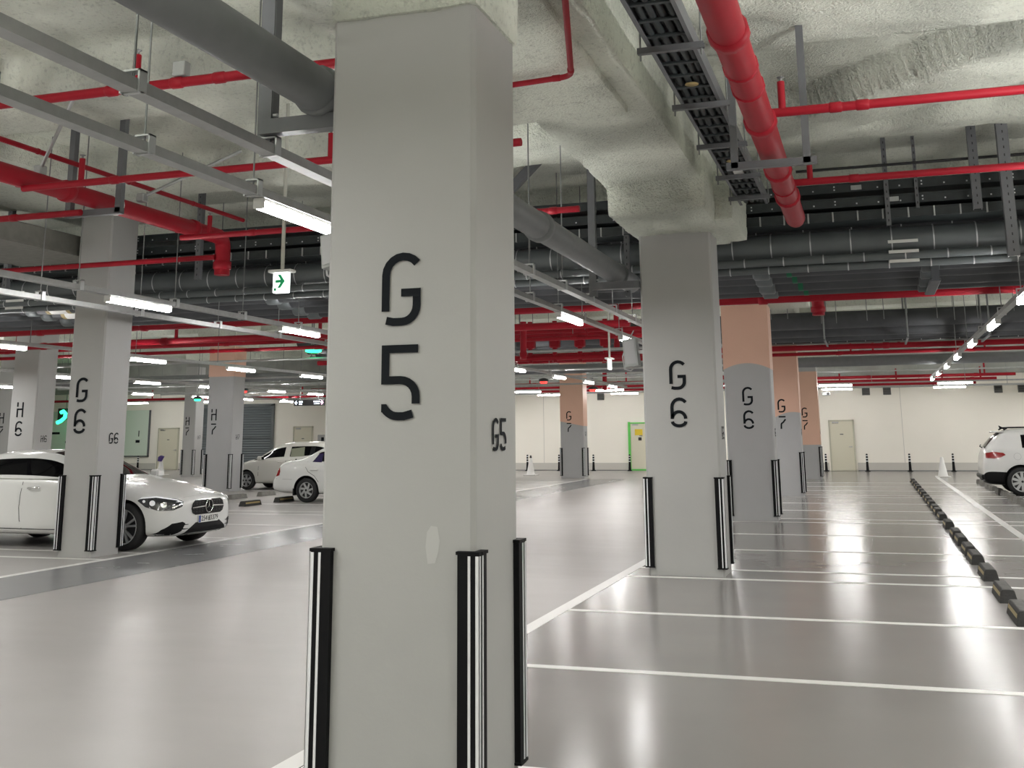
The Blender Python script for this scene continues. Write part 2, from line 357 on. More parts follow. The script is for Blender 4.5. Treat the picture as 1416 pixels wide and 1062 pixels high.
def pillar(lbl,x0,x1,y0,y1,ztop,big,front_x,small=True,colour='white',arcz=None,top_white=0,group=None,guards='fl fr br'):
    t=thing('parking_pillar',lbl,'pillar',((x0+x1)/2,(y0+y1)/2,0),group)
    sh=MB(); b=.022
    poly=[(x0+b,y0),(x1-b,y0),(x1,y0+b),(x1,y1-b),(x1-b,y1),(x0+b,y1),(x0,y1-b),(x0,y0+b)]
    def seg(za,zb,mi):
        n=8; sh.add([(u,v,za) for u,v in poly]+[(u,v,zb) for u,v in poly],[(i,(i+1)%n,n+(i+1)%n,n+i) for i in range(n)],mi)
    zs=[0,ztop]
    seg(0,ztop,0)
    so=sh.build('shaft',{'white':M['pillar'],'peach':M['pgrey'],'grey':M['pillar']}[colour],t)
    if colour=='peach':
        # peach upper coat wrapped round the shaft, its lower edge following a curve
        pc=MB(); e=.004
        f=arcz
        def strip(pts,zf,flip):
            n=len(pts); vs=[(p[0],p[1],zf(p)) for p in pts]+[(p[0],p[1],ztop-top_white) for p in pts]
            pc.add(vs,[(i,i+1,n+i+1,n+i) for i in range(n-1)],0)
        K=24
        fr=[(x0-e+(x1-x0+2*e)*i/K,y0-e) for i in range(K+1)]
        strip(fr,lambda p:f((p[0]-x0)/(x1-x0)),False)
        rt=[(x1+e,y0-e+(y1-y0+2*e)*i/6) for i in range(7)]; strip(rt,lambda p:f(1),False)
        lf=[(x0-e,y1+e-(y1-y0+2*e)*i/6) for i in range(7)]; strip(lf,lambda p:f(0),False)
        bk=[(x1+e-(x1-x0+2*e)*i/6,y1+e) for i in range(7)]; strip(bk,lambda p:f(1)+(f(0)-f(1))*(x1-p[0])/(x1-x0),False)
        pc.build('peach_coat',M['peach'],t,'peach painted upper coat')
    for zz,hh in ((2.9,.0),):
        pass
    e=.001
    w=.2; h=.35/1.85
    for ch,zb in ((big[0],2.13),(big[1],1.69)):
        mb=MB(); glyph(mb,ch,lambda u,v,tt:(front_x+u*w,y0-.0055-.002*tt,zb+v*h)); mb.build('painted_'+('letter' if ch in 'GH' else 'numeral'),M['ink'],t)
    if small:
        c=y0+(y1-y0)*.37
        for ch,yo in ((big[0],0),(big[1],.115)):
            mb=MB(); glyph(mb,ch,lambda u,v,tt:(x1+.0055+.002*tt,c+yo+u*.088,1.545+v*.155/1.85)); mb.build('small_'+('letter' if ch in 'GH' else 'numeral'),M['ink'],t)
    for gq in guards.split():
        cx=x0 if gq[1]=='l' else x1; cy=y0 if gq[0]=='f' else y1
        guard(t,cx,cy,-1 if gq[1]=='l' else 1,-1 if gq[0]=='f' else 1)
    return t,so
p5,_=pillar('large white square pillar painted G 5, the closest one to the camera',-2.488,-1.72,4.71,5.33,4.45,'G5',-2.19)
# collar of sprayed coat and repair patch on the nearest pillar
pt=MB().add([(-2.02+.07*a,4.7085,.99+.13*b) for a,b in ((-.4,-1),(.3,-.95),(.62,-.3),(.75,.25),(.5,1.0),(-.1,1.05),(-.5,.7),(-.62,-.1))],[tuple(range(8))])
pt.v=[Vector((-1.925+(v.x+2.02)*.72,4.7085,1.135+(v.z-.99)*.62)) for v in pt.v]
pt.build('repair_patch',M['patch'],p5,'paler repair patch')
c5=MB().rough(-2.5,-1.695,4.68,5.36,3.69,4.5,step=.06,amp=.02,r=.03); c5.build('sprayed_collar',M['spray'],p5)
p6,_=pillar('white square pillar painted G 6 standing right of the G 5 pillar',-2.6,-1.72,13.05,13.68,4.2,'G6',-2.28)
pillar('pillar painted G 6 with peach top and a round-topped grey field',-2.66,-1.78,21.3,21.93,4.2,'G6',-2.33,colour='peach',arcz=lambda u:2.76+.17*math.sin(PI*min(1,max(0,.08+u*.84)))**.8)
pillar('peach-topped pillar painted G 7 just behind the peach and grey G 6 pillar',-2.66,-1.78,29.55,30.18,4.2,'G7',-2.33,colour='peach',arcz=lambda u:1.86+.28*math.sin(PI*.62*u))
pillar('farthest peach pillar painted G 7, beside the cream door',-2.66,-1.78,40.4,41.0,4.2,'G7',-2.36,colour='peach',arcz=lambda u:1.18,top_white=.45)
pillar('white pillar painted G 6 in front of the white saloon car',-11.0,-10.43,13.05,13.66,5.0,'G6',-10.86)
pillar('white pillar painted H 6 behind the white saloon car',-19.6,-18.85,21.3,21.93,4.5,'H6',-19.4)
pillar('H 7 pillar with peach top band beside the parked hatchback',-19.63,-18.73,29.55,30.2,4.5,'H7',-19.48,colour='peach',arcz=lambda u:3.47)
pillar('slim white pillar painted H 7 in front of the far shutter',-28.0,-27.4,40.4,41.0,4.6,'H7',-27.88)
pillar('peach-topped pillar painted G 7 standing alone in the middle aisle',-11.29,-10.39,40.4,41.0,4.6,'G7',-11.05,colour='peach',arcz=lambda u:2.1-.18*u)
pillar('pale pillar half cut by the left picture edge, behind the car roof',-27.75,-27.0,29.55,30.2,4.6,'H7',-27.6)

# ------------------------------------------------------------------ lights and rails
LR=3.26   # rail underside height
fix=thing('light_fixture','','light',(0,0,0),'tube lights')
MB().bbox(-.03,.03,-.6,.6,.046,.075,.006).build('housing',M['white'],fix)
dfm=MB(); poly=[(-.03,.05),(-.038,.032),(-.037,.01),(-.026,-.004),(.026,-.004),(.037,.01),(.038,.032),(.03,.05)]
dfm.prism([(a,b) for a,b in poly],lambda u,v,t:(u,-.585+1.17*t,v)); dfm.build('diffuser',M['tube'],fix)
for s_ in (-1,1): MB().bbox(-.042,.042,s_*.595-.01,s_*.595+.01,-.004,.074,.004).build('end_cap',M['white'],fix)
first=[True]
def light(x,y,lbl,rot=0.0,z=LR-.075,group='lit tube lights under the rails'):
    if first[0]:
        first[0]=False; fix.location=(x,y,z); fix.rotation_euler=(0,0,rot); fix['label']=lbl; fix['group']=group; return
    dup(fix,(x,y,z),lbl,rot,group)
def rail(lbl,x,y0,y1,rods,rw=.09,z=LR,zt=5.3,detail=True):
    t=thing('lighting_rail',lbl,'rail',(x,y0,z))
    c=MB(); h=.06; w=rw/2
    prof=[(-w,0),(w,0),(w,h),(w*.55,h),(w*.55,h-.012),(w-.01,h-.012),(w-.01,.008),(-w+.01,.008),(-w+.01,h-.012),(-w*.55,h-.012),(-w*.55,h),(-w,h)]
    c.add([(x+u,y,z+v) for y in (y0,y1) for u,v in prof],[(i,(i+1)%12,12+(i+1)%12,12+i) for i in range(12)]+[tuple(range(11,-1,-1)),tuple(range(12,24))])
    c.build('channel',M['galv'],t)
    for yr in rods:
        MB().cyl((x,yr,z+.06),(x,yr,zt),.007,6).build('hanger_rod',M['rod'],t)
        if detail:
            k=MB(); k.box(x-w-.012,x-w-.002,yr-.03,yr+.03,z-.006,z+.11).box(x+w+.002,x+w+.012,yr-.03,yr+.03,z-.006,z+.11).box(x-w-.012,x+w+.012,yr-.03,yr+.03,z+.1,z+.11).box(x-w-.012,x+w+.012,yr-.012,yr+.012,z-.006,z-.001)
            k.build('hanger_clamp',M['strap'],t)
    return t
rail('bare steel rail passing just left of the G 5 pillar',-3.3,1.0,17.5,[2.93,4.21,5.49,6.8,8.1,9.4,10.7,12.0,13.3,14.6,15.9])
rail('steel rail carrying the tube light beside the G 5 pillar',-3.97,1.0,39,[2.7,3.98,5.2,6.4,7.7,9.0,10.3,11.6,12.9,14.2,15.5,18,20.5,23])
rail('steel rail with tube lights crossing in front of the left G 6 pillar',-8.4,3.0,39,[6.9,8.4,10.0,11.8,13.4,15,17,20,23,26,29])
rail('bare steel rail under the left lit rail',-9.45,3.0,22,[7.2,8.9,10.6,12.5,14.4,16.2,18])
rail('steel rail of tube lights above the row of wheel stops',1.9,8,37.2,[10,12.2,14.8,17,20,23,26])
rail('steel rail of tube lights between the H and G pillars on the left',-14.4,8,38.5,[10,13,16,19,22,25],detail=False)
rail('far steel rail of tube lights beside the H pillars',-20.3,16,39,[18,21,24,27,30,33],detail=False)
rail('farthest left steel rail of tube lights',-25.6,20,46,[22,26,30,34,38],detail=False)
def lights(x,ys,where):
    for i,y in enumerate(ys): light(x,y,f'{ORD[i]} visible tube light from the camera {where}')
lights(-3.97,[7.08,14.8,18.7],'beside the G 5 pillar')
lights(-8.4,[11.1,15.05,26.1,30.0,33.4,36.7],'on the left G 6 pillar rail')
lights(1.9,[14.4,18.2,22.0,25.8,29.4,33.0,36.4],'above the wheel stop row')
lights(-14.4,[15.3,19.4,23.0,26.5],'between G and H pillars')
lights(-20.3,[23.5,27.4,30.6,34.8,37.7],'beside the H pillars')
lights(-25.6,[27.7,34.3,38,41.3,44.8],'on the farthest left rail')
crossr=[]
def xrail(lbl,y,x0,x1,z):
    t=thing('lighting_rail',lbl,'rail',(x0,y,z)); MB().box(x0,x1,y-.03,y+.03,z,z+.05).build('channel',M['galv'],t)
    x=x0+1.5
    while x<x1: MB().cyl((x,y,z+.05),(x,y,5.2),.008,6).build('hanger_rod',M['rod'],t); x+=3.2
xrail('steel cross rail in front of the rear wall lights',42.3,-27,8,3.36)
xrail('steel cross rail closest to the rear wall',46.1,-38,8,3.36)
for i,x in enumerate([-13.2,-9.8,-1.2,2.95]):
    light(x,42.3,f'{ORD[i]} visible tube light from the left on the front cross rail',PI/2,3.285)
for i,x in enumerate([-34.6,-30.6,-13.3,-10.0,-1.25,3.0]):
    light(x,46.1,f'{ORD[i]} visible tube light from the left on the rear cross rail',PI/2,3.285)
# lamps that hang behind the camera or outside the frame in the same rows, each with an added upward fill
for x,yl in ((-3.97,(3.2,-1,-5,-9,10.95,22.6,26.5,30.4,34.3)),(-8.4,(7.2,3.3,-1,-5,-9,18.9,22.6)),(1.9,(10.5,6.6,2.6,-1.4,-6)),(-5.5,(42.3,46.1)),(-17.3,(42.3,46.1)),(7,(42.3,46.1)),(6.3,(4,8,12,16,20,24,28,32,36,40)),(-14.4,(11.4,7,3,-1,-5,30.4,34.3)),(-20.3,(19.6,15,11,7,3)),(-25.6,(23.8,31.2)),(-33,(24,30,36,42))):
    for y in yl:
        L=bpy.data.lights.new('row_or_fill_lamp','AREA'); L.shape='RECTANGLE'; L.size=.08; L.size_y=1.2; L.energy=50 if y<8 else 85; L.color=(1,.985,.965)
        o=bpy.data.objects.new('row_or_fill_lamp',L); COL.objects.link(o); o.location=(x,y,3.2)
        up_fill=L.copy(); up_fill.energy=(15 if x==-8.4 and y>3 else 45 if x==1.9 and y>8 else 170 if x==1.9 else 150 if y<8 else 60); o2=bpy.data.objects.new('row_or_fill_lamp',up_fill); COL.objects.link(o2); o2.location=(x,y,3.3); o2.rotation_euler=(PI,0,0)  # upward fill added over each lamp to brighten the ceiling, strength set by place

# ------------------------------------------------------------------ pipes
def elbow(p0,c,p1,r,n=6):
    p0,c,p1=Vector(p0),Vector(c),Vector(p1); a=c+(p0-c).normalized()*r; b=c+(p1-c).normalized()*r
    pts=[p0]
    for i in range(n+1):
        t=i/n; pts.append(a*(1-t)**2+c*2*t*(1-t)+b*t*t)
    pts.append(p1); return pts
def coupling(mb,p,d,r,L=.09,mi=0,n=14):
    p=Vector(p); d=Vector(d).normalized(); mb.tube([p-d*L/2,p-d*L/2*.8,p+d*L/2*.8,p+d*L/2],[r,r*1.18,r*1.18,r],n,mi)
def pipe_thing(name,lbl,cat,path,r,m,couplings=(),n=14):
    t=thing(name,lbl,cat,path[0]); MB().tube(path,r,n).build('pipe_run',m,t)
    if isinstance(r,list): r=r[0]
    for p,d in couplings:
        k=MB(); coupling(k,p,d,r,L=r*1.1); k.build('coupling',m,t)
    return t
# grey drain pipe left of G5
gp=pipe_thing('drain_pipe','thick grey drain pipe running past the G 5 pillar','pipe',[(-2.95,.5,3.6),(-2.95,14.2,3.6)],.13,M['grey'],[((-2.95,5.45,3.6),(0,1,0)),((-2.95,9.9,3.6),(0,1,0)),((-2.95,13.35,3.6),(0,1,0))],20)
def channel(mb,p0,p1,a,b,mi=0):
    """open steel channel, a,b half sizes vectors"""
    p0,p1,a,b=map(Vector,(p0,p1,a,b)); t=.15
    prof=[(-1,-1),(1,-1),(1,1),(1-t,1),(1-t,-1+t),(-1+t,-1+t),(-1+t,1),(-1,1)]
    vs=[p+a*u+b*v for p in (p0,p1) for u,v in prof]
    mb.add(vs,[(i,(i+1)%8,8+(i+1)%8,8+i) for i in range(8)]+[(0,1,2,3,4,5,6,7)[::-1],tuple(range(8,16))],mi)
def bracket(lbl,x,y,zl,ztop,xarm,zarm,sz=.045):
    t=thing('pipe_bracket',lbl,'bracket',(x,y,zl))
    a=MB(); channel(a,(x,y,zl),(x,y,ztop),(sz,0,0),(0,sz,0)); a.build('upright',M['chan'],t)
    b=MB(); channel(b,(min(x,xarm),y-.06,zarm),(max(x,xarm),y-.06,zarm),(0,sz,0),(0,0,sz)); b.build('cross_arm',M['chan'],t)
    c=MB()
    for q in (-.04,0,.04): c.cyl((x+sz,y-.02,zarm+q+.05),(x+sz+.03,y-.02,zarm+q+.05),.012,6)
    c.build('bolt',M['strap'],t)
    return t
b1=bracket('grey channel bracket holding the drain pipe at the G 5 pillar',-3.34,5.52,3.32,4.34,-2.6,3.42)
MB().add([(-2.95+.145*math.cos(k*PI/8),5.46,3.6+.145*math.sin(k*PI/8)) for k in range(-8,9)]+[(-2.95+.155*math.cos(k*PI/8),5.46,3.6+.155*math.sin(k*PI/8)) for k in range(-8,9)]+[(-2.95+.155*math.cos(k*PI/8),5.5,3.6+.155*math.sin(k*PI/8)) for k in range(-8,9)],
   [(k,k+1,18+k,17+k) for k in range(16)]+[(17+k,18+k,35+k,34+k) for k in range(16)]).build('pipe_clip',M['black'],b1)
MB().prism([(5.42,3.38),(5.9,3.5),(5.9,3.75),(5.42,3.72)],lambda u,v,t:(-2.70+.09*t,u,v)).build('gusset_plate',M['chan'],b1)
bracket('grey channel bracket holding the drain pipe at the right G 6 pillar',-3.2,13.1,3.3,5.5,-2.6,3.42)
mr=pipe_thing('sprinkler_main','thick red main pipe running away beside the cable ladder','pipe',[(-.66,2.6,3.98)]+[(-.66,12.3,3.98),(-.66,12.36,3.98),(-.66,12.4,3.98),(-.66,12.42,3.98)],[.108,.108,.1,.08,.04],M['red'],[((-.66,6.25,3.98),(0,1,0)),((-.66,8.25,3.98),(0,1,0)),((-.66,9.9,3.98),(0,1,0)),((-.66,11.1,3.98),(0,1,0))],20)
for yq in (6.9,7.35,10.6): 
    k=MB(); coupling(k,(-.66,yq,3.98),(0,1,0),.1,L=.05); k.build('pipe_joint',M['red'],mr)
rb=thing('pipe_bracket','grey trapeze bracket under the thick red main pipe','bracket',(-.85,9.0,3.8))
for xx in (-.95,-.36):
    a=MB(); channel(a,(xx,9.0,3.8),(xx,9.0,5.04),(.03,0,0),(0,.03,0)); a.build('upright',M['chan'],rb)
a=MB(); channel(a,(-1.02,9.0,3.82),(-.28,9.0,3.82),(0,.03,0),(0,0,.03)); a.build('cross_arm',M['chan'],rb)
# red branch pipes
def branch(lbl,x0,x1,y,z=4.1,r=.036,heads=(),tees=()):
    t=thing('sprinkler_pipe',lbl,'pipe',(x0,y,z)); MB().cyl((x0,y,z),(x1,y,z),r,10).build('pipe_run',M['red'],t)
    for xx in heads:
        h=MB().cyl((xx,y,z),(xx,y,z+.25),r*.8,8); h2=h.build('riser',M['red'],t)
        k=MB().lathe([(.012,.25),(.012,.28),(.03,.283),(.03,.287),(.008,.29)],(xx,y,z),8); k.build('sprinkler_head',M['rod'],h2)
    for xx in tees:
        k=MB(); coupling(k,(xx,y,z),(1,0,0),r,L=.1,n=10); k.build('coupling',M['red'],t)
    return t
branch('red sprinkler pipe crossing above the left rails toward the G 5 pillar',-8.0,-2.95,6.28,heads=(-4.9,),tees=(-5.1,-4.55,-4.2))
sb=thing('junction_box','small grey box mounted above a red sprinkler pipe','box',(-4.52,6.28,4.14)); MB().bbox(-4.57,-4.47,6.24,6.32,4.14,4.25,.006).build('case',M['speaker'],sb)
branch('red sprinkler pipe joining the left red main near the left G 6 pillar',-8.0,-2.72,8.62,heads=(-7.3,-4.55,-3.0),tees=(-6.9,-5.9,-2.9))
branch('red sprinkler pipe at the ceiling edge right of the thick red main',-.62,9,8.4,z=4.08,heads=(-.5,4.0),tees=(-.1,.1,4.1))
branch('red sprinkler pipe in front of the dark cable trays on the right',-.62,9,10.95,z=4.08,heads=(-.42,4.6),tees=(.0,2.2))
branch('red sprinkler pipe at the upper left picture corner',-16,-6.0,4.62,z=4.1,tees=(-6.2,))
branch('short red sprinkler pipe above the cable ladder',-.6,4,5.85,z=4.2)
branch('red sprinkler pipe behind the left red main elbow',-8.0,-2.9,11.3,z=4.05,heads=(-7.6,-5.2),tees=(-7,-3.2))
branch('red sprinkler pipe left of the left G 6 pillar',-16,-8.1,9.6,z=4.05,heads=(-11.6,),tees=(-9,))
branch('red sprinkler pipe passing behind the left G 6 pillar',-18,-8.1,12.2,z=3.95,heads=(-13.2,))
tp=thing('sprinkler_pipe','thin red pipe bent under the sprayed beam beside the G 5 pillar','pipe',(-2.6,7.6,4.29)); MB().tube(elbow((-2.9,7.65,4.27),(-1.98,7.55,4.27),(-1.45,5.35,4.27),.1),.022,10).build('pipe_run',M['red'],tp)
k=MB(); coupling(k,(-2.1,7.56,4.27),(1,0,0),.022,L=.07); k.build('coupling',M['red'],tp); k=MB(); coupling(k,(-1.95,7.42,4.27),(.23,-.97,0),.022,L=.07); k.build('coupling',M['red'],tp)
ml=pipe_thing('sprinkler_main','thick red main pipe ending in a drop behind the left G 6 pillar','pipe',[(-8.05,3.5,4.22)]+elbow((-8.05,4,4.22),(-8.05,12.3,4.22),(-8.05,12.3,3.9),.16)[1:]+[(-8.05,12.3,3.72)],.1,M['red'],[((-8.05,9.3,4.22),(0,1,0)),((-8.05,11.6,4.22),(0,1,0)),((-8.05,12.3,3.85),(0,0,1))],18)
k=MB().tube([(-8.05,10.0,4.22),(-8.05,10.12,4.22)],.112,18); k.build('white_sleeve',M['white'],ml,'white sleeve left unpainted on the pipe')
for yq in (8.62,11.3):
    MB().cyl((-8.05,yq,4.2),(-8.05,yq,4.12),.04,8).build('outlet',M['red'],ml)
tl=pipe_thing('sprinkler_pipe','thin red pipe parallel to and above the left red main','pipe',[(-8.2,3.5,4.6),(-8.2,13,4.6)],.028,M['red'],[((-8.2,y,4.6),(0,1,0)) for y in (7.5,9,10.5,11.8)],10)
lb=thing('pipe_bracket','grey U-shaped bracket under the left red main','bracket',(-8.35,9.75,4.06))
for xx in (-8.38,-7.72):
    a=MB(); channel(a,(xx,9.75,4.05),(xx,9.75,5.2),(.035,0,0),(0,.035,0)); a.build('upright',M['chan'],lb)
a=MB(); channel(a,(-8.42,9.75,4.07),(-7.68,9.75,4.07),(0,.035,0),(0,0,.035)); a.build('cross_arm',M['chan'],lb)
for i,(a,b) in enumerate((((-8.15,9.0,4.4),(-7.35,8.5,4.97)),((-8.0,10.5,4.4),(-7.1,11.15,5.05)))):
    t=thing('brace_rod',('diagonal steel brace rising from the left red main beside the U bracket','diagonal steel brace above the red main behind the left G 6 pillar')[i],'brace',a); MB().cyl(a,b,.02,8).build('bar',M['galv'],t); MB().bbox(a[0]-.05,a[0]+.05,a[1]-.05,a[1]+.05,a[2]-.06,a[2]+.04,.01).build('foot_clamp',M['galv'],t)

# cable ladder
cl=thing('cable_ladder','dark cable ladder running along the sprayed beam','cable ladder',(-1.17,4,4.33))
for xx in (-1.32,-1.02):
    s=-1 if xx<-1.1 else 1
    r_=MB(); channel(r_,(xx,3,4.37),(xx,13.0,4.37),(0,0,.06),(-s*.015,0,0)); r_.build('side_rail',M['chan'],cl)
y=3.2; i=0
while y<12.9:
    MB().bbox(-1.31,-1.03,y-.02,y+.02,4.325,4.345,.004).build('rung',M['tray'],cl); y+=.3; i+=1
MB().box(-1.31,-1.03,3,12.9,4.41,4.42).build('cover_plate',M['chan'],cl)
cab=MB()
for q,xx in enumerate((-1.27,-1.2,-1.13,-1.07)): cab.tube([(xx+.01*math.sin(k*1.3+q),3+k*.5,4.365+.006*math.sin(k*2.1+q*2)) for k in range(21)],.028,8)
cab.build('cable_bundle',M['tray'],cl)
lab=MB(); 
for yq in (8.2,10.8): lab.lathe([(.001,0),(.055,0),(.055,.004)],(-1.17,yq,4.318),12)
lab.build('round_tag',M['stopy'],cl,'pale yellow round tag'); MB().box(-1.21,-1.11,11.2,11.36,4.315,4.32).build('paper_tag',M['plate'],cl)
for i,y in enumerate((7.2,8.63,9.97,11.3,12.4)):
    t=thing('ladder_hanger',f'{ORD[i]} cross bar from the camera under the cable ladder','bracket',(-1.17,y,4.27))
    a=MB(); channel(a,(-1.4,y,4.27),(-.93,y,4.27),(0,.022,0),(0,0,.022)); a.build('cross_bar',M['chan'],t)
    for xx in (-1.38,-.95): MB().cyl((xx,y,4.2),(xx,y,5.35),.007,6).build('hanger_rod',M['rod'],t)

# ---------------------------------------------------------------- service bank behind the sprayed ceiling edge
def xpipe(name,lbl,cat,x0,x1,y,z,r,m,strapgap=None,n=16,straps=0):
    t=thing(name,lbl,cat,(x0,y,z)); MB().cyl((x0,y,z),(x1,y,z),r,n).build('pipe_run',m,t)
    if strapgap:
        x=x0+.3+straps
        while x<x1-.1:
            k=MB(); k.tube([(x-.008,y,z),(x+.008,y,z)],r+.006,n,caps=False); k.build('strap',M['strap'],t); x+=strapgap
    return t
xpipe('insulated_duct','upper dark insulated duct of the near service bank','duct',-16.5,4.2,14.9,4.3,.2,M['ductd'],.62)
xpipe('insulated_duct','main grey insulated duct with bright bands, near service bank','duct',-16.5,4.2,14.45,4.02,.17,M['duct'],.5,20,.1)
xpipe('insulated_duct','small grey banded pipe hugging the main insulated duct','duct',-16.5,4.2,14.33,3.80,.055,M['duct'],.5,12,.25)
xpipe('insulated_duct','lowest small grey banded pipe of the near service bank','duct',-16.5,4.2,14.42,3.71,.05,M['duct'],.5,12,.05)
for i,(x,y0) in enumerate(((.35,14.27),(-13.4,14.27))):
    t=thing('pipe_label',('white paper labels on the banded pipes right of the G 6 pillars','white paper labels on the banded pipes behind the left G 6 pillar')[i],'label',(x,y0,3.9))
    for zz in (3.97,3.84,3.72): MB().bbox(x,x+.36,y0-.01,y0,zz-.02,zz+.02,.003).build('paper',M['plate'],t)
for i,(y,z,r) in enumerate(((15.6,3.9,.13),(16.0,3.86,.13),(16.5,3.8,.12),(17.0,3.78,.11))):
    t=xpipe('lagged_pipe',f'{ORD[i]} dark grey lagged pipe from the front in the low bank','pipe',-18,4.4,y,z,r,M['ductd'],None,14)
    for xx in (.9,-1.35,-9.2,-14.0):
        k=MB(); k.tube([(xx-.12,y,z),(xx-.1,y,z),(xx+.1,y,z),(xx+.12,y,z)],[r,r+.03,r+.03,r],14,caps=False); k.build('lagging_joint',M['duct'],t)
    k=MB(); k.tube([(-1.0+.05*i,y,z),(-.93+.05*i,y,z)],r+.004,14,caps=False); k.build('green_tape',M['dgreen'],t,'dark green tape mark')
    if i<3:
        k=MB(); k.tube([(-13.6,y,z),(-13.25,y,z)],r+.006,14,caps=False); k.build('white_band',M['plate'],t); k=MB(); k.tube([(-13.68,y,z),(-13.6,y,z)],r+.006,14,caps=False).tube([(-13.25,y,z),(-13.17,y,z)],r+.006,14,caps=False); k.build('hazard_edge',M['stopy'],t)
cp=thing('pipe_clamp','upright grey clamp strapped round the lagged pipes on the right','bracket',(.95,15.4,3.9)); channel(q:=MB(),(.95,15.42,3.62),(.95,15.42,4.3),(.05,0,0),(0,.04,0)); q.build('upright',M['ductd'],cp); MB().bbox(.88,1.02,15.46,17.1,3.6,3.64,.01).build('saddle',M['ductd'],cp)
def tray(lbl,x0,x1,y,z0,z1,rung=None,m='tray',depth=.45,dots=True):
    t=thing('cable_tray',lbl,'cable tray',(x0,y,z0))
    a=MB(); a.box(x0,x1,y,y+.02,z0,z1); a.box(x0,x1,y-.015,y,z0,z0+.012).box(x0,x1,y-.015,y,z1-.012,z1); a.build('front_rail',M[m],t)
    MB().box(x0,x1,y+depth,y+depth+.02,z0,z1).build('back_rail',M[m],t)
    MB().box(x0,x1,y+.02,y+depth,z0,z0+.012).build('tray_bed',M[m],t)
    if dots:
        d=MB(); x=x0+.1; k=0
        while x<x1:
            d.box(x,x+.018,y-.004,y,z0+.03,z0+.048)
            if k%4==0: d.box(x,x+.018,y-.004,y,z1-.05,z1-.032)
            x+=.26; k+=1
        d.build('bolt_heads',M['strap'],t)
    if rung:
        x=x0+.2
        while x<x1: MB().bbox(x,x+.02,y-.02,y+.02,z0-.005,z1,.003).build('rung',M['galv'],t); x+=rung
    return t
tray('upper dark cable tray with bolts on the near service bank','nope' and -17,5.2,13.95,4.58,4.7)
tray('lower dark cable tray with bolts on the near service bank',-17,5.2,13.95,4.39,4.51)
tray('rung-edged cable ladder just above the grey insulated duct',-17,5.2,13.97,4.22,4.34,rung=.3,dots=False)
for i,xx in enumerate((-.05,.38)):
    t=thing('tray_label',('white label on the upper dark cable tray','white label on the lower dark cable tray')[i],'label',(xx,13.93,4.5)); zz=(4.63,4.45)[i]; MB().bbox(xx,xx+.13,13.925,13.935,zz-.03,zz+.03,.003).build('paper',M['galv'],t)
xpipe('black_cable','thin black conduit below the red sprinkler pipe on the right','cable',-.7,6,13.8,4.86,.018,M['black'],n=8)
ups=[(.37,13.85,4.1,5.6,.028,'slotted upright in front of the dark trays, right of the red main'),(.72,13.85,4.3,5.6,.02,'thin slotted upright between the red main and thick grey channels'),
     (1.35,13.4,4.15,5.3,.05,'thick grey upright channel near the right picture edge'),(1.62,12.9,3.5,5.3,.06,'thickest grey upright channel at the right picture edge'),
     (-9.3,13.6,3.9,5.3,.04,'slotted upright in front of the trays, left of the exit sign'),(-7.0,13.6,3.9,5.3,.03,'slotted upright above the hanging exit sign'),(-12.7,13.5,3.9,5.3,.04,'slotted upright behind the left G 6 pillar'),(-2.95,14.0,3.4,5.3,.035,'grey upright in front of the ducts left of the right G 6 pillar'),(-15.2,13.6,3.9,5.3,.05,'slotted upright at the left picture edge')]
for x,y,z0,z1,s,l in ups:
    t=thing('tray_upright',l,'support',(x,y,z0)); channel(q:=MB(),(x,y,z0),(x,y,z1),(s,0,0),(0,s,0)); q.build('channel',M['chan'],t)
    d=MB(); z=z0+.05
    while z<z1-.05: d.box(x-.006,x+.006,y-s-.002,y-s+.001,z,z+.03); z+=.09
    d.build('slot_row',M['black'],t)
def brace(l,a,b):
    t=thing('brace_channel',l,'brace',a); a,b=Vector(a),Vector(b); d=(b-a).normalized(); s=d.cross(Vector((0,1,0))).normalized(); channel(q:=MB(),a,b,s*.06,(0,.05,0)); q.build('channel',M['chan'],t)
brace('diagonal grey brace seen just right of the G 5 pillar',(-4.9,13.6,4.45),(-3.9,13.6,5.4))
# foam board / duct left
fb=thing('air_duct','pale tan duct running away at the left edge beside the left G 6 pillar','duct',(-11.9,8,4.3)); MB().bbox(-12.7,-11.2,3,13.8,4.3,4.62,.015).build('casing',M['foam'],fb); MB().box(-11.2,-11.16,3,13.8,4.3,4.34).build('flange',M['foam'],fb)

# farther red and grey pipes
far=[('thick red main along the back of the low pipe bank',-20,5,18.3,3.8,.085,'red'),('thin red pipe just above the thick red main behind the bank',-20,5,17.8,3.98,.04,'red'),
 ('second thick red main, farther behind the pipe bank',-24,-4.2,20.0,3.66,.07,'red'),('slim red pipe before the far grey ducts',-24,-3.2,23.4,3.72,.045,'red'),('red pipe above the far grey ducts',-24,-3.2,24.6,4.0,.05,'red'),
 ('red pipe under the far grey ladder',-15,6,28.0,3.68,.07,'red'),('slim red pipe behind the far grey ladder',-15,6,29.4,3.62,.045,'red'),('red pipe in front of the single grey pipe',-15,6,31.2,3.75,.05,'red'),
 ('highest red pipe in front of the rear wall',-24,5.2,44.2,3.68,.06,'red'),('middle red pipe in front of the rear wall',-24,4.6,44.8,3.56,.06,'red'),('lowest red pipe in front of the rear wall',-42,3.9,45.2,3.44,.06,'red'),
 ('single grey pipe crossing ahead of the rear wall',-30,8,32.6,3.6,.15,'grey'),('thin pale conduit above the rear wall pipes',-26,8,44.0,3.9,.03,'galv'),('low pale conduit along the rear wall lights',-26,8,44.4,3.3,.03,'galv')]
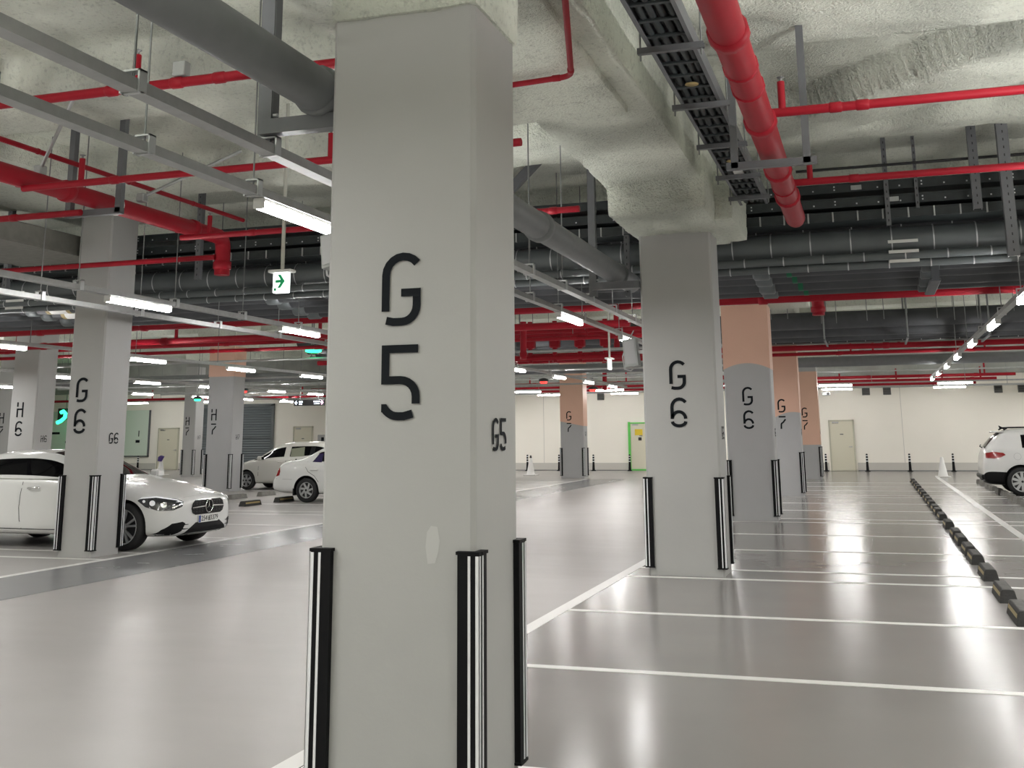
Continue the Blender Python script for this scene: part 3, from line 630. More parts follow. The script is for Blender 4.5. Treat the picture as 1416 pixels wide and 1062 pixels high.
for l,a,b,y,z,r,m in far:
    t=xpipe('overhead_pipe',l,'pipe',a,b,y,z,r,M[m],n=10)
    if m=='red':
        x=a+1.1
        while x<b-.5:
            k=MB(); coupling(k,(x,y,z),(1,0,0),r,L=.16,n=10); k.build('coupling',M['red'],t)
            if random.random()<.55: MB().cyl((x+.3,y,z),(x+.3,y,z+.45),r*.55,8).build('riser',M['red'],t)
            x+=random.uniform(2.4,4.2)
for i,(x,y,z0,z1,r) in enumerate(((-.72,18.62,3.52,3.95,.1),(-7.0,22.2,3.2,4.0,.07),(-8.6,24,3.1,4.2,.06),(-11.7,18.1,3.8,4.15,.07),(-10.95,18.1,3.8,4.15,.07),(-5.4,24.2,3.5,4.4,.06),(-9.9,42,3.3,4.4,.09))):
    l=('flanged red drop pipe right of the peach G 6 pillar','red drop pipe between the G 5 and G 6 pillars, upper','red drop pipe at the red cluster right of the G 5 pillar','left red drop pipe under the ducts by the exit sign','right red drop pipe under the ducts by the exit sign','red drop pipe beside the right G 6 pillar','fat red drop pipe beside the far peach G 7 pillar')[i]
    t=thing('drop_pipe',l,'pipe',(x,y,z0)); MB().cyl((x,y,z0),(x,y,z1),r,12).build('pipe_run',M['red'],t); k=MB(); coupling(k,(x,y,z0+.1),(0,0,1),r,L=.1); k.build('coupling',M['red'],t)
# red cluster of valves at Y 26
vc=thing('valve_station','dense cluster of red valve pipes right of the G 5 pillar','pipe',(-7,25,3.5))
for i in range(7):
    x=-9.6+i*.62; MB().cyl((x,25.1,3.3),(x,25.1,4.3),.06,8).build('riser',M['red'],vc); MB().bbox(x-.12,x+.12,25.0,25.2,3.65,3.85,.03).build('valve_body',M['red'],vc)
for z in (3.42,3.98): MB().cyl((-10.2,25.1,z),(-4.6,25.1,z),.07,10).build('header',M['red'],vc)
# far ducts
for i,(y,z,r) in enumerate(((26.0,4.15,.2),(26.5,3.98,.17),(27.0,3.86,.12))):
    xpipe('lagged_pipe',f'{ORD[i]} dark pipe from the top in the far grey duct group','pipe',-14.5,7,y,z,r,M['ductd'],None,14)
tray('far cable ladder under the far grey duct group',-14.5,7,27.3,3.74,3.82,rung=.42,m='tray',dots=False)
for i,x in enumerate((-14,-12.6,-11,-8.8,-5,-.9,.9,2.6,4.5)):
    t=thing('hanger_frame',f'{ORD[i]} hanging frame from the left on the far duct group','support',(x,25.9,3.7))
    for yy_ in (25.75,27.6): MB().cyl((x,yy_,3.7),(x,yy_,5.5),.02,6).build('hanger_rod',M['rod'],t)
    MB().box(x-.02,x+.02,25.7,27.65,3.66,3.7).build('cross_bar',M['chan'],t)
rods=MB()
for i in range(40):
    x=-12+i*.46+random.uniform(-.1,.1); y=22.5+random.uniform(0,2); rods.cyl((x,y,3.9),(x,y,5.5),.008,5)
o=rods.build('ceiling_rods',M['rod']); tag(o,'many thin hanging rods above the far ducts','rods',kind='stuff')
# galvanised conduits far left (bright tangle)
for i,(y,z) in enumerate(((24,3.5),(30.4,3.45),(35,3.5),(38.6,3.42),(41.5,3.5))):
    xpipe('steel_conduit',f'{ORD[i]} bare steel conduit from the camera crossing the left hall','pipe',-30,-3,y,z,.03,M['galv'],n=8)

# ------------------------------------------------------------------ signs and fittings
ex=thing('exit_sign','hanging white exit sign with green right arrow','sign',(-5.83,10,3.1))
MB().cyl((-5.81,10,3.33),(-5.81,10,5.2),.02,10).build('pole',M['poleb'],ex)
MB().bbox(-5.95,-5.68,9.94,10.06,3.315,3.345,.006).build('top_plate',M['white'],ex)
MB().bbox(-5.9,-5.73,9.965,10.035,3.1,3.315,.006).build('panel',M['exitg'],ex)
MB().prism([(-5.865,3.205),(-5.805,3.205),(-5.84,3.15),(-5.805,3.15),(-5.755,3.22),(-5.805,3.29),(-5.84,3.29),(-5.805,3.235),(-5.865,3.235)],lambda u,v,t:(u,9.963-.003*t,v)).build('arrow',M['exitink'],ex)
MB().box(-5.88,-5.855,9.96,9.964,3.12,3.15).build('pictogram',M['exitink'],ex)
def spk(l,x,y,z,s=1):
    t=thing('wall_speaker',l,'speaker',(x,y,z)); hx=.085*s; hz=.17*s
    b=MB(); P=[(-hx,-hz-.02),(hx,-hz),(hx*.9,hz),(-hx*1.1,hz-.02)]
    b.prism([(x+u+.12*(-v)*.5,z+v) for u,v in P],lambda u,v,t_:(u,y-.09+.18*t_,v)); b.build('cabinet',M['speaker'],t)
    b=MB(); b.prism([(x+u*.78+.12*(-v)*.45,z+v*.84) for u,v in P],lambda u,v,t_:(u,y-.096+.006*t_,v)); b.build('grille',M['pgrey'],t)
    MB().tube([(x+.03,y,z+hz+.1),(x-.06*s,y,z+.1*s),(x-.12*s,y,z-.05),(x-.1*s,y,z-hz-.04),(x-.02,y,z-hz-.06),(x+.05*s,y,z-hz)],.008,8).build('cable',M['pgrey'],t)
    MB().box(x+.02,x+.2,y-.02,y+.02,z-.02,z+.02).build('wall_mount',M['galv'],t)
spk('grey speaker on the left side of the right G 6 pillar',-2.8,13.4,2.62)
spk('grey speaker on the left side of the G 5 pillar',-2.6,5.02,2.57,.5)
ceilb=thing('ceiling_box','small grey fitting hung behind the drain pipe bracket','box',(-3.35,8.2,4.0)); MB().bbox(-3.55,-3.2,8.1,8.3,3.94,4.0,.01).build('case',M['speaker'],ceilb); MB().cyl((-3.3,8.2,4.0),(-3.3,8.2,5.2),.02,8).build('stem',M['rod'],ceilb)
for i,(x,y,z,m,l) in enumerate(((-13.0,24.0,3.62,'glow','green lit pointer lamp left of the G 5 pillar'),(-24.37,36,2.95,'glow','small green lamp above the slim H 7 pillar'),(-22.38,36,3.22,'glowr','red lit pointer lamp right of the near H 7 pillar'),(-10.63,36,3.3,'glowr','red lit lamp left of the lone peach pillar'),(-9.39,38,3.08,'glowr','red lit lamp right of the lone peach pillar'))):
    t=thing('pointer_lamp',l,'lamp',(x,y,z)); q=1.0 if i==0 else .62; MB().lathe([(.05*q,.22),(.26*q,.18),(.28*q,.12),(.2*q,.1)][::-1],(x,y,z),14).build('canopy',M['black'],t); MB().lathe([(.14*q,.03),(.2*q,.05),(.2*q,.1)],(x,y,z),14).build('lens',M[m],t); MB().cyl((x,y,z+.2),(x,y,z+1.6),.02,6).build('stem',M['rod'],t)
ps=thing('pendant_sign','small white lit sign hanging beside the right G 6 pillar','sign',(-4.61,20,2.9)); MB().bbox(-4.63,-4.59,19.9,20.1,2.8,2.99,.01).build('panel',M['exitg'],ps); MB().bbox(-4.68,-4.54,19.88,20.12,2.99,3.02,.008).build('top_plate',M['white'],ps); MB().cyl((-4.61,20,3.02),(-4.61,20,5.1),.02,8).build('pole',M['poleb'],ps)
gs=thing('guide_sign','black overhead guide sign with lit arrows at both ends','sign',(-20.7,38,2.9))
MB().bbox(-21.35,-20.02,37.95,38.02,2.79,3.02,.01).build('panel',M['black'],gs)
def arrow(x,s,m):
    MB().prism([(x-s*.05,2.905),(x+s*.02,2.98),(x+s*.06,2.98),(x+s*.015,2.925),(x+s*.08,2.925),(x+s*.08,2.885),(x+s*.015,2.885),(x+s*.06,2.83),(x+s*.02,2.83)] ,lambda u,v,t:(u,37.945-.003*t,v)).build('arrow',m,gs)
arrow(-21.26,1,M['led']); arrow(-20.1,-1,M['ledp'])
k=MB()
for a,b,c,d in ((-21.12,-21.05,2.91,2.97),(-21.03,-20.96,2.91,2.97),(-21.11,-20.98,2.83,2.88),(-20.47,-20.22,2.92,2.97),(-20.47,-20.22,2.85,2.87)): k.box(a,b,37.945,37.949,c,d)
k.build('lit_text_block',M['led'],gs); 
for xx in (-21.1,-20.3): MB().cyl((xx,38,3.02),(xx,38,5.0),.015,6).build('hanger_rod',M['rod'],gs)
cc=thing('security_camera','security camera hanging under the tube light by the far pillars','camera',(-1.5,42.9,3.05)); MB().bbox(-1.72,-1.42,42.8,43.0,2.97,3.1,.02).build('body',M['speaker'],cc); MB().cyl((-1.55,42.9,3.1),(-1.55,42.9,3.3),.03,8).build('mount',M['white'],cc); MB().cyl((-1.5,42.8,3.03),(-1.5,42.76,3.03),.05,10).build('lens',M['black'],cc)

# ------------------------------------------------------------------ rear wall items
def door(n,x0,x1,lbl,green=False):
    d=MB().box(x0+.06,x1-.06,YW-.05,YW,0.02,2.06).build(f'door_{n}',M['door']); d['kind']='structure'; d['label']=lbl
    f=MB(); f.box(x0,x0+.06,YW-.08,YW,0,2.12).box(x1-.06,x1,YW-.08,YW,0,2.12).box(x0,x1,YW-.08,YW,2.06,2.12)
    if green: f.box(x0,x1,YW-.09,YW-.05,0,.07); f.box(x0-.05,x0+.06,YW-.09,YW-.07,0,2.14)
    f.build('door_frame',M['green'] if green else M['dframe'],d)
    MB().bbox(x0+.15,x0+.42,YW-.11,YW-.05,1.98,2.05,.01).build('door_closer',M['steel'],d)
    k=MB().cyl((x1-.14,YW-.05,1.0),(x1-.14,YW-.12,1.0),.03,10).bbox(x1-.25,x1-.12,YW-.13,YW-.1,.985,1.015,.006); k.build('door_handle',M['steel'],d)
    MB().box((x0+x1)/2-.07,(x0+x1)/2+.07,YW-.053,YW-.05,1.5,1.54).build('door_plate',M['vent'],d)
    return d
door(1,-1.78,-.74,'cream steel door right of the farthest peach pillar')
dg=door(2,-10.46,-9.4,'cream door in a bright green frame behind the right G 6 pillar',True)
MB().box(-10.2,-9.85,YW-.056,YW-.05,1.55,1.82).build('notice',M['sticker'],dg,'yellow notice'); MB().box(-10.05,-9.9,YW-.056,YW-.05,1.32,1.46).build('badge',M['black'],dg)
door(3,-27.5,-26.42,'cream door above the parked hatchback roof'); door(4,-35.4,-34.15,'cream door left of the slim H 7 pillar')
sh=thing('roller_shutter','dark grey roller shutter with frame behind the hatchback','shutter',(-31,YW-.05,0))
sl=MB(); z=.05
while z<3.15: sl.add([(-33.4,YW-.06,z),(-28.7,YW-.06,z),(-28.7,YW-.09,z+.06),(-33.4,YW-.09,z+.06),(-33.4,YW-.06,z+.12),(-28.7,YW-.06,z+.12)],[(0,1,2,3),(3,2,5,4)]); z+=.12
sl.build('slat_curtain',M['shutter'],sh)
k=MB().box(-33.5,-33.3,YW-.13,YW-.02,0,3.25).box(-28.75,-28.6,YW-.13,YW-.02,0,3.25).box(-30.55,-30.45,YW-.13,YW-.05,0,3.2).box(-33.4,-28.7,YW-.13,YW-.05,1.55,1.63).box(-33.5,-28.6,YW-.13,YW-.02,3.15,3.27); k.build('frame',M['duct'],sh)
nb_=thing('notice_board','small grey notice plate on the wall above the hatchback','sign',(-25.9,YW-.03,1.4)); MB().bbox(-26.15,-25.5,YW-.04,YW-.005,1.25,1.7,.01).build('plate',M['pgrey'],nb_); MB().box(-25.95,-25.8,YW-.044,YW-.04,1.4,1.58).build('mark',M['ink'],nb_)
mp=thing('wall_panel','pale green wall panel with black strokes behind the left G 6 pillar','sign',(-39,YW-.04,.8))
MB().bbox(-43,-36.0,YW-.07,YW-.01,.7,3.05,.01).build('board',M['mural'],mp); k=MB().box(-43,-35.9,YW-.09,YW-.06,.66,.72).box(-36.0,-35.9,YW-.09,YW-.06,.66,3.05); k.build('board_edge',M['chan'],mp)
for a,b,c,d in ((-42.3,-41.6,1.85,1.97),(-42.25,-42.1,.78,1.75),(-41.2,-40.5,1.38,1.5),(-36.75,-36.5,1.38,1.52),(-36.6,-36.55,1.7,2.0)): MB().box(a,b,YW-.08,YW-.07,c,d).build('black_stroke',M['ink'],mp)
gl=thing('neon_sign','glowing green curl sign above the green wall panel','sign',(-40.6,48,2.6)); MB().tube([(-41.2,48.2,2.45),(-40.95,48.2,2.55),(-40.72,48.2,2.72),(-40.7,48.2,2.92),(-40.85,48.2,3.05),(-41.0,48.2,2.98)],.1,10).build('lit_curl',M['glow'],gl); MB().bbox(-41.3,-40.4,48.3,48.4,2.6,3.2,.02).build('backing',M['black'],gl); MB().cyl((-40.8,48.35,3.2),(-40.8,48.35,5),.02,6).build('hanger_rod',M['rod'],gl)
LG=bpy.data.lights.new('green_sign_lamp','POINT'); LG.energy=14; LG.color=(.15,1,.4); LG.shadow_soft_size=.2; og=bpy.data.objects.new('green_sign_lamp',LG); COL.objects.link(og); og.location=(-39.5,47.8,2.6)
for i,x in enumerate((-11.75,-.15,.7,5.05,5.95)):
    t=thing('wall_vent',f'{ORD[i]} square vent grille from the left high on the rear wall','vent',(x,YW-.03,3.15)); MB().bbox(x-.16,x+.16,YW-.05,YW-.005,3.14,3.46,.01).build('frame',M['vent'],t)
    k=MB()
    for q in range(6): k.box(x-.13,x+.13,YW-.06,YW-.05,3.18+q*.045,3.2+q*.045)
    k.build('louvre',M['black'],t)

# bollards
po=thing('flexible_bollard','','bollard',(0,0,0),'black bollards along the rear wall')
MB().lathe([(.11,0),(.11,.02),(.06,.05),(.045,.4),(.04,.7),(.02,.72)],(0,0,0),14).build('post',M['rubber'],po)
for z in (.42,.53,.64): k=MB(); k.tube([(0,0,z-.018),(0,0,z+.018)],.046,12,caps=False); k.build('white_ring',M['reflect'],po)
pl=[(-36.1,'behind the saloon windscreen, under the green panel'),(-33.35,'beside the far left cream door'),(-15.1,'just right of the G 5 pillar by the cone'),(-13.6,'left of the lone peach G 7 pillar'),(-12.0,'right of the lone peach G 7 pillar'),(-10.35,'at the green framed door'),(-1.95,'between the farthest peach pillar and cream door'),(-.3,'just right of the right cream door'),(1.37,'at the far end of the wheel stop row'),(3.04,'beside the right white cone, left of the SUV')]
for i,(x,w) in enumerate(pl):
    l='black white-ringed bollard '+w
    if i==0: po.location=(x,48.35,0); po['label']=l
    else: dup(po,(x,48.35,0),l)
cn=thing('traffic_cone','white cone standing just right of the G 5 pillar','cone',(0,0,0),'white cones')
MB().lathe([(.2,.03),(.17,.05),(.05,.68),(.04,.7)],(0,0,0),18).build('cone_body',M['cone'],cn); MB().bbox(-.27,.27,-.27,.27,0,.035,.02).build('cone_base',M['cone'],cn)
MB().lathe([(.045,.66),(.05,.7),(.03,.78),(.0,.8)],(0,0,0),12).build('cone_tip',M['black'],cn)
cn.location=(-13.35,43.2,0)
c2=dup(cn,(2.3,42.6,0),'white cone standing before the rear wall left of the SUV'); [setattr(ch.data,'name','cone_part') for ch in []]
for ch in list(c2.children):
    if ch.name.startswith('cone_tip'): bpy.data.objects.remove(ch)
c3=dup(cn,(-30.0,41.8,0),'white cone with a purple tag beside the slim H 7 pillar'); 
for ch in list(c3.children):
    if ch.name.startswith('cone_tip'): bpy.data.objects.remove(ch)
MB().prism([(-30.1,.62),(-29.95,.6),(-29.82,.82),(-29.95,.86),(-30.08,.8)],lambda u,v,t:(u,41.68+.1*t,v)).build('tag',M['purple'],c3,'purple tag'); 

# wheel stops
def stop_proto(name,strip,body='stop'):
    t=thing(name,'','wheel stop',(0,0,0))
    L=.39; w=.085; h=.12
    poly=[(-w,0),(w,0),(w*.72,h*.9),(w*.6,h),(-w*.6,h),(-w*.72,h*.9)]
    b=MB(); vs=[]
    for y,s in ((-L,0),(-L+.05,1),(L-.05,1),(L,0)):
        for u,v in poly: vs.append((u*(1 if s else .97),y if s or v<.01 else y*(.93),v if s else v*.985))
    fs=[]
    for i in range(3):
        for k in range(6): fs.append((i*6+k,i*6+(k+1)%6,(i+1)*6+(k+1)%6,(i+1)*6+k))
    fs+=[tuple(range(5,-1,-1)),tuple(range(18,24))]
    b.add(vs,fs); b.build('block',M[body],t)
    MB().box(-w*.5,w*.5,-L+.07,L-.07,h,h+.002).build('top_face',M['stoptop'],t)
    k=MB()
    for sx in (-1,1):
        k.add([(sx*(w*.86),-L+.07,h*.45),(sx*(w*.86),L-.07,h*.45),(sx*(w*.775),L-.07,h*.75),(sx*(w*.775),-L+.07,h*.75)],[(0,1,2,3) if sx>0 else (3,2,1,0)])
    for v in k.v: v.x*=1.02
    k.build('side_strip',M[strip],t)
    return t
w1=stop_proto('wheel_stop','stopy')
SY=[9.55,10.83,12.15,13.78,15.33,16.35,17.7,18.75,20.55,22.35,23.75,24.75,26.2,27.5,28.7,30.3,31.6,33.4,34.7,36.4,38.2]
for i,y in enumerate(SY):
    l=f'{ORD[i]} black wheel stop from the camera in the long right row'
    if i==0: w1.location=(1.13,y,0); w1['label']=l; w1['group']='wheel stops of the long right row'
    else: dup(w1,(1.13,y,0),l)
w2=stop_proto('wheel_stop','stopg','stopg')
SY2=[26.6,27.9,29.2,30.6,31.9,33.4,34.7,36.2,37.5]
for i,y in enumerate(SY2):
    l=f'{ORD[i]} grey wheel stop from the camera in the row before the SUV'
    if i==0: w2.location=(3.08,y,0); w2['label']=l; w2['group']='wheel stops before the SUV'
    else: dup(w2,(3.08,y,0),l)
for i,(x,y,q,l) in enumerate(((-14.42,21.9,w1,'black yellow-striped wheel stop in front of the near H 7 pillar, nearest of its row'),(-14.42,23.7,w1,'black yellow-striped wheel stop just in front of the rear of the old saloon'),(-14.42,25.3,w1,'black wheel stop at the rear wheel of the old saloon'),
    (-16.35,26.2,w2,'grey wheel stop behind the old saloon, left of the pair'),(-16.35,27.7,w2,'grey wheel stop behind the old saloon, right of the pair'),(-16.35,23.0,w2,'grey wheel stop right of the white saloon nose, farther row'))):
    dup(q,(x,y,0),l,None,'wheel stops between the left bays')

# ------------------------------------------------------------------ cars
def car_section(st):
    x,w,zb,zt,zr,wr=st
    k=min(1,max(0,(zr-zt-.06)/.3))
    hood=[(.90*w,zt+.18*(zr-zt)),(.80*w,zt+.5*(zr-zt)),(.62*w,zt+.78*(zr-zt)),(.32*w,zt+.95*(zr-zt)),(0,zr)]
    cab=[(.945*w,zt+.014),(wr,zr-.085),(.88*wr,zr-.03),(.5*wr,zr-.005),(0,zr)]
    lo=[(0,zb),(.84*w,zb),(.975*w,zb+.06),(w,zb+.36*(zt-zb)),(w*.995,zb+.72*(zt-zb)),(.965*w,zt-.012)]
    hi=[(a[0]*(1-k)+b[0]*k,a[1]*(1-k)+b[1]*k) for a,b in zip(hood,cab)]
    return [(x,y,z) for y,z in lo+hi]
def make_car(name,label,stations,mats_at,paint,wheel_r,wheelbase,half,trackw=.11,arch=None,group=None):
    root=thing(name,label,'car',(0,0,0),group)
    secs=[car_section(s) for s in stations]; n=11
    bm=bmesh.new(); V=[]
    for sec in secs:
        row=[bm.verts.new(p) for p in sec]; neg=[row[0]]+[bm.verts.new((p[0],-p[1],p[2])) for p in sec[1:10]]+[row[10]]
        V.append((row,neg))
    for i in range(len(secs)-1):
        for j in range(10):
            mi=mats_at(i,j)
            a,b=V[i],V[i+1]
            for side in (0,1):
                q=[a[side][j],a[side][j+1],b[side][j+1],b[side][j]]
                if side==1: q=q[::-1]
                f=bm.faces.new(q); f.material_index=mi; f.smooth=True
    for idx,fl in ((0,True),(len(secs)-1,False)):
        r,g=V[idx]
        for j in range(10):
            q=[r[j],r[j+1],g[j+1],g[j]]
            q=list(dict.fromkeys(q))
            if len(q)<3: continue
            f=bm.faces.new(q[::-1] if fl else q); f.smooth=True
    bmesh.ops.recalc_face_normals(bm,faces=bm.faces[:])
    me=bpy.data.meshes.new('car_body'); bm.to_mesh(me); bm.free()
    slots=[paint,M['glass'],M['glass'],M['trim'],M['trim'],M['glass'],M['glass']]
    for m in slots: me.materials.append(m)
    ob=bpy.data.objects.new('body_tmp',me); COL.objects.link(ob)
    md=ob.modifiers.new('s','SUBSURF'); md.levels=2; md.render_levels=2
    # wheel arch cutter
    ar=arch or wheel_r+.055
    cb=MB()
    for ax in (0,-wheelbase):
        for s in (-1,1): cb.cyl((ax,s*(half-.3),wheel_r+.01),(ax,s*(half+.4),wheel_r+.01),ar,40,4)
    cme=cb.build('cutter_tmp',slots)
    for p in cme.data.polygons: p.use_smooth=False
    b2=ob.modifiers.new('b','BOOLEAN'); b2.operation='DIFFERENCE'; b2.object=cme; b2.solver='EXACT'; b2.material_mode='INDEX'
    dg=bpy.context.evaluated_depsgraph_get(); ev=ob.evaluated_get(dg); full=bpy.data.meshes.new_from_object(ev)
    bpy.data.objects.remove(ob); bpy.data.objects.remove(cme)
    bmf=bmesh.new(); bmf.from_mesh(full); bvh=BVHTree.FromBMesh(bmf)
    names=['body_shell','side_window','windscreen','black_trim','wheel_well','rear_window','door_pillar']
    for mi,nm in enumerate(names):
        b=bmf.copy(); bmesh.ops.delete(b,geom=[f for f in b.faces if f.material_index!=mi],context='FACES')
        if not b.faces: b.free(); continue
        for f in b.faces: f.material_index=0
        def emit(bq):
            m2=bpy.data.meshes.new(nm); bq.to_mesh(m2); m2.materials.append(slots[mi]); o=bpy.data.objects.new(nm,m2); COL.objects.link(o); o.parent=root
        if mi in (1,3,4,6):       # one mesh per window / wheel well
            todo=set(b.faces); comps=[]
            while todo:
                st=[todo.pop()]; comp=set(st)
                while st:
                    f=st.pop()
                    for e in f.edges:
                        for g in e.link_faces:
                            if g in todo: todo.remove(g); comp.add(g); st.append(g)
                comps.append({f.index for f in comp})
            b.faces.index_update(); 
            b.faces.ensure_lookup_table(); 
            for comp in comps:
                if len(comp)<3: continue
                c=b.copy(); c.faces.ensure_lookup_table()
                bmesh.ops.delete(c,geom=[f for f in c.faces if f.index not in comp],context='FACES'); emit(c); c.free()
        else: emit(b)
        b.free()
    bmf.free()
    return root,bvh
def patch(root,bvh,name,poly,O,U,V,D,m,off=.004,cuts=3,label=None,parent=None):
    O,U,V,D=Vector(O),Vector(U),Vector(V),Vector(D).normalized()
    b=bmesh.new(); vs=[b.verts.new((u,v,0)) for u,v in poly]; b.faces.new(vs)
    bmesh.ops.triangulate(b,faces=b.faces[:]); 
    for _ in range(2): bmesh.ops.subdivide_edges(b,edges=b.edges[:],cuts=cuts if _==0 else 1,use_grid_fill=True)
    bmesh.ops.triangulate(b,faces=b.faces[:])
    for v in b.verts:
        p=O+U*v.co.x+V*v.co.y; h=bvh.ray_cast(p,D)
        q=h[0] if h[0] is not None else bvh.find_nearest(p)[0]
        nrm=h[1] if h[0] is not None else -D
        v.co=q-D*off
    for f in b.faces: f.smooth=True
    n=sum((f.normal for f in b.faces),Vector()); b.normal_update(); n=sum((f.normal for f in b.faces),Vector())
    if n.dot(D)>0: bmesh.ops.reverse_faces(b,faces=b.faces[:])
    me=bpy.data.meshes.new(name); b.to_mesh(me); b.free(); me.materials.append(m)
    o=bpy.data.objects.new(name,me); COL.objects.link(o); o.parent=parent or root
    if label: o['label']=label
    return o
def strip_line(root,bvh,name,pts,w,O,U,V,D,m,off=.003):
    """thin band following pts (u,v)"""
    L,R_=stroke_poly(pts,w); O,U,V,D=Vector(O),Vector(U),Vector(V),Vector(D).normalized(); mb=MB(); vs=[]
    for p in L+R_:
        q=O+U*p.x+V*p.y; h=bvh.ray_cast(q,D); vs.append((h[0] if h[0] is not None else bvh.find_nearest(q)[0])-D*off)
    n=len(L); mb.add(vs,[(i,n+i,n+i+1,i+1) for i in range(n-1)],0,True); return mb.build(name,m,root)
def wheel(root,x,y,r,w,side,spokes=5,style='double',rimr=.72):
    """side: +1 outer face toward +y"""
    prof=[(r*rimr,-w/2),(r*.93,-w/2),(r,-w/2+.03),(r,w/2-.03),(r*.93,w/2),(r*rimr,w/2)]
    n=36; mb=MB(); vs=[]; fs=[]
    for rr,yy_ in prof:
        for k in range(n): t=2*PI*k/n; vs.append((x+rr*math.cos(t),y+yy_,r+rr*math.sin(t)))
    for i in range(len(prof)-1):
        for k in range(n): fs.append((i*n+k,(i+1)*n+k,(i+1)*n+(k+1)%n,i*n+(k+1)%n))
    mb.add(vs,fs,0,True); ty=mb.build('tyre',M['tyre'],root)
    R0=r*rimr; yo=y+side*(w/2-.012)
    d=MB(); d.cyl((x,yo-side*.1,r),(x,yo-side*.05,r),R0,n); d.build('brake_disc',M['rimd'],ty)
    rm=MB(); vs=[];fs=[]
    for rr,dy in ((R0,0),(R0*1.0,.004),(R0*.93,.006),(R0*.9,-.03),(R0*.9,-.05)):
        for k in range(n): t=2*PI*k/n; vs.append((x+rr*math.cos(t),yo+side*dy,r+rr*math.sin(t)))
    for i in range(4):
        for k in range(n): fs.append((i*n+k,i*n+(k+1)%n,(i+1)*n+(k+1)%n,(i+1)*n+k))
    rm.add(vs,fs,0,True)
    def spoke(a,w0,w1,r0,r1,tw=0):
        c,s=math.cos(a),math.sin(a); c2,s2=math.cos(a+tw),math.sin(a+tw)
        P=[(r0*c-w0*s,r0*s+w0*c),(r0*c+w0*s,r0*s-w0*c),(r1*c2+w1*s2,r1*s2-w1*c2),(r1*c2-w1*s2,r1*s2+w1*c2)]
        rm.prism(P,lambda u,v,t:(x+u,yo-side*(.03*(1-t)+.0),r+v))
    for k in range(spokes):
        a=2*PI*k/spokes+PI/2
        if style=='double':
            spoke(a-.1,.014,.016,.06,R0*.94,-.12); spoke(a+.1,.014,.016,.06,R0*.94,.12)
        elif style=='swirl': spoke(a,.03,.022,.05,R0*.94,.45)
        else: spoke(a,.026,.034,.05,R0*.94)
    rm.cyl((x,yo-side*.03,r),(x,yo+side*.008,r),.065,16)
    rm.build('rim',M['rim'],ty); 
    MB().cyl((x,yo+side*.006,r),(x,yo+side*.012,r),.03,14).build('hub_cap',M['rimd'],ty)
def mirror(root,x,y,z,s,m):
    a=MB(); a.bbox(x-.07,x+.09,min(y,y+s*.2),max(y,y+s*.2),z,z+.13,.03); o=a.build('door_mirror',m,root)
    MB().box(x-.074,x-.07,min(y+s*.03,y+s*.18),max(y+s*.03,y+s*.18),z+.02,z+.11).build('mirror_glass',M['glass'],o)
def place(root,x,y,rot): root.location=(x,y,0); root.rotation_euler=(0,0,rot)
def text_mesh(txt,size):
    cu=bpy.data.curves.new('plate_text','FONT'); cu.body=txt; cu.size=size; cu.align_x='CENTER'; cu.align_y='CENTER'; cu.extrude=.001
    o=bpy.data.objects.new('txt_tmp',cu); COL.objects.link(o); dg=bpy.context.evaluated_depsgraph_get(); me=bpy.data.meshes.new_from_object(o.evaluated_get(dg)); bpy.data.objects.remove(o); return me

# --- white executive saloon behind the left G 6 pillar
ST=[(.845,.46,.30,.64,.69,.4),(.815,.62,.22,.67,.735,.5),(.73,.76,.185,.70,.775,.5),(.58,.85,.18,.735,.815,.5),(.36,.90,.18,.79,.87,.5),(.02,.918,.18,.87,.945,.5),(-.35,.922,.18,.93,1.0,.5),(-.62,.925,.18,.965,1.035,.62),
    (-.98,.925,.18,.985,1.22,.66),(-1.38,.925,.18,.995,1.395,.64),(-1.62,.925,.18,1.0,1.44,.63),(-1.86,.925,.18,1.005,1.46,.63),(-1.95,.925,.18,1.008,1.462,.63),(-2.4,.925,.18,1.015,1.455,.63),(-2.78,.925,.18,1.02,1.42,.63),(-3.2,.92,.18,1.03,1.28,.64),(-3.6,.905,.2,1.03,1.12,.66),
    (-3.9,.89,.22,1.02,1.075,.5),(-4.06,.84,.25,.97,1.03,.5),(-4.1,.7,.32,.92,.96,.5)]
def mb_(i,j):
    if j==6:
        if 7<=i<=10 or 12<=i<=14: return 1
        if i==11: return 6
    if j in (8,9):
        if 7<=i<=9: return 2
        if 14<=i<=15: return 5
    if j==0: return 3
    return 0
car,bv=make_car('saloon_car','white executive saloon parked behind the left G 6 pillar',ST,mb_,M['paint'],.338,2.94,.925,arch=.385)
